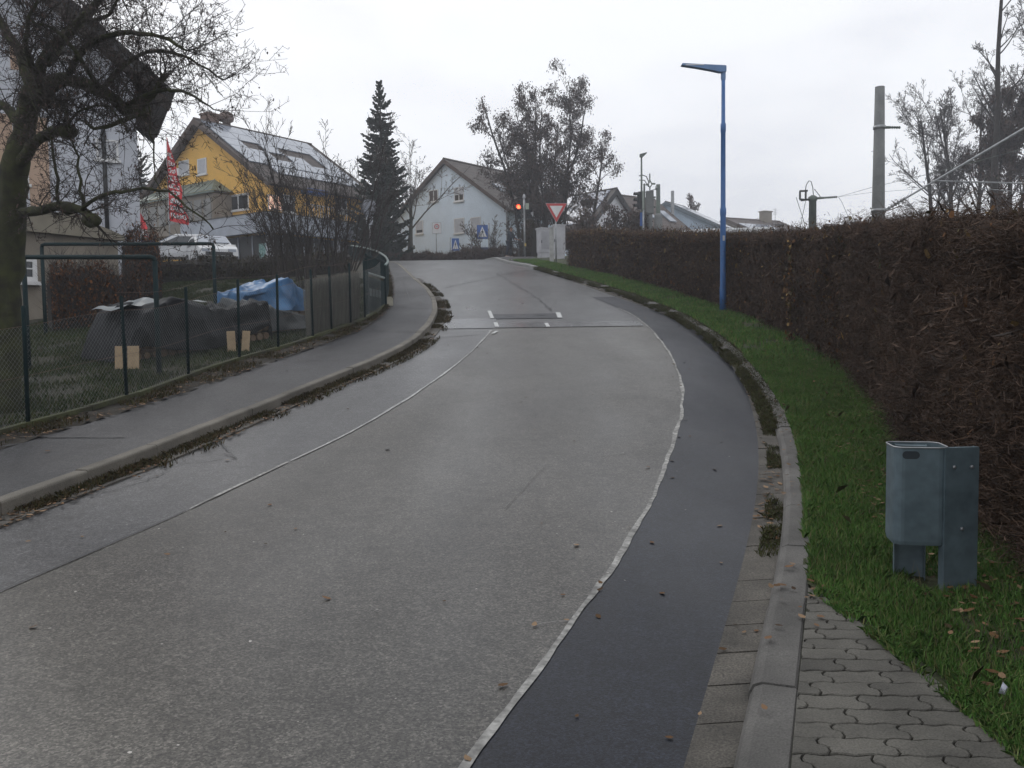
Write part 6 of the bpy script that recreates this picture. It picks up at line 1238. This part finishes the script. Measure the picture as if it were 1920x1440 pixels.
V = [pp(.02, .92), pp(.05, 1.12), pp(.10, 1.38), pp(.14, 1.50), pp(.16, 1.56), pp(.17, 1.63), pp(.175, 1.71),                     # 0-6 pelvis..head top
     pp(.08, 1.42, .18), pp(.24, 1.16, .24), pp(.46, 1.03, .24), pp(.53, 1.02, .25), pp(.08, 1.42, -.18), pp(.24, 1.16, -.24), pp(.46, 1.03, -.24), pp(.53, 1.02, -.25),  # arms
     pp(.02, .88, .10), pp(.10, .48, .13), pp(.02, .09, .15), pp(.17, .04, .15), pp(.02, .88, -.10), pp(-.02, .48, -.16), pp(-.10, .09, -.17), pp(.05, .04, -.17)]
E = [(0, 1), (1, 2), (2, 3), (3, 4), (4, 5), (5, 6), (2, 7), (7, 8), (8, 9), (9, 10), (2, 11), (11, 12), (12, 13), (13, 14), (0, 15), (15, 16), (16, 17), (17, 18), (0, 19), (19, 20), (20, 21), (21, 22)]
Rr = [.13, .12, .13, .055, .06, .085, .07, .05, .038, .028, .032, .05, .038, .028, .032, .075, .052, .036, .03, .075, .052, .036, .03]
for s_, w_ in ((1, 10), (-1, 14)):
    base = V[w_]
    for k in range(5):
        off = (k-1.5)*.019 if k < 4 else -.045; ln = (.045, .05, .047, .038, .03)[k]; st = base+sd_*off*s_+fwd*(.02 if k < 4 else 0); i0 = len(V)
        V += [st, st+fwd*ln*.7-Z*.01, st+fwd*ln*.8-Z*.045]; E += [(w_, i0), (i0, i0+1), (i0+1, i0+2)]; Rr += [.010, .009, .008]
skin('body', V, E, Rr, Mskin, person, 2)
skin('jacket', [pp(.02, .86), pp(.05, 1.12), pp(.10, 1.40), pp(.13, 1.49), pp(.08, 1.43, .19), pp(.24, 1.16, .245), pp(.45, 1.035, .24), pp(.08, 1.43, -.19), pp(.24, 1.16, -.245), pp(.45, 1.035, -.24)], [(0, 1), (1, 2), (2, 3), (2, 4), (4, 5), (5, 6), (2, 7), (7, 8), (8, 9)], [.17, .165, .165, .075, .085, .065, .048, .085, .065, .048], Mjack, person, 2)
skin('trousers', [pp(.02, .93), pp(.02, .86, .10), pp(.10, .48, .13), pp(.02, .11, .15), pp(.02, .86, -.10), pp(-.02, .48, -.16), pp(-.10, .11, -.17)], [(0, 1), (1, 2), (2, 3), (0, 4), (4, 5), (5, 6)], [.15, .11, .075, .06, .11, .075, .06], Mtrou, person, 2)
for q, (a, b_) in enumerate([(V[17], V[18]), (V[21], V[22])]): mb = MB(); mb.tube([a-fwd*.07-Z*.05, a-Z*.045, b_-Z*.0, b_+fwd*.07-Z*.01], [.045, .055, .045, .025], 8); mb.build('shoe', Mshoe, person, True)
mb = MB(); c = V[5]; N_ = 10; vs = []; fs = []
for i in range(6):
    th = math.pi*.5*i/5
    for j in range(N_): a = 2*math.pi*j/N_; vs.append(c-fwd*.02+Z*.035+(fwd*math.cos(a)*math.cos(th)*.098+sd_*math.sin(a)*math.cos(th)*.095+Z*math.sin(th)*.10))
for i in range(5):
    for j in range(N_): k = (j+1) % N_; fs.append((i*N_+j, i*N_+k, (i+1)*N_+k, (i+1)*N_+j))
mb.add(vs, fs); mb.build('hair', Mhair, person, True)
face = c+fwd*.085
mb = MB(); mb.tube([face-fwd*.01+Z*.015, face+fwd*.022-Z*.012, face-fwd*.005-Z*.022], [.008, .014, .008], 6); mb.build('nose', Mskin, person, True)
for q in (-1, 1):
    mb = MB(); mb.tube([face+sd_*.03*q+Z*.02, face+sd_*.03*q+Z*.02+fwd*.004], [.009, .004], 8); mb.build('eye', Mdark, person); mb = MB(); mb.tube([c+sd_*.082*q+Z*.02, c+sd_*.098*q, c+sd_*.084*q-Z*.025], [.008, .014, .008], 6); mb.build('ear', Mskin, person, True)
mb = MB(); mb.cbox(face-Z*.045+fwd*.0, sd_, fwd, Z, .045, .012, .008); mb.build('mouth', mat('lips', (.25, .10, .08), .6, .1, 4), person)

# ================================================================ HAZE ADDED TO IMITATE LENS VEILING GLARE
mh = bpy.data.materials.new('glare_haze'); mh.use_nodes = True; th_ = mh.node_tree; th_.nodes.clear(); ho = th_.nodes.new('ShaderNodeOutputMaterial'); hv = th_.nodes.new('ShaderNodeVolumePrincipled')
hv.inputs['Density'].default_value = .0019; hv.inputs['Color'].default_value = (.90, .93, 1, 1); hv.inputs['Anisotropy'].default_value = .3; th_.links.new(hv.outputs[0], ho.inputs['Volume'])
mb = MB(); mb.obox((-410, -65, -3), (820, 0, 0), (0, 570, 0), (0, 0, 40)); tag(mb.build('haze', mh), 'thin haze added over the street to imitate lens glare on far things', kind='stuff')
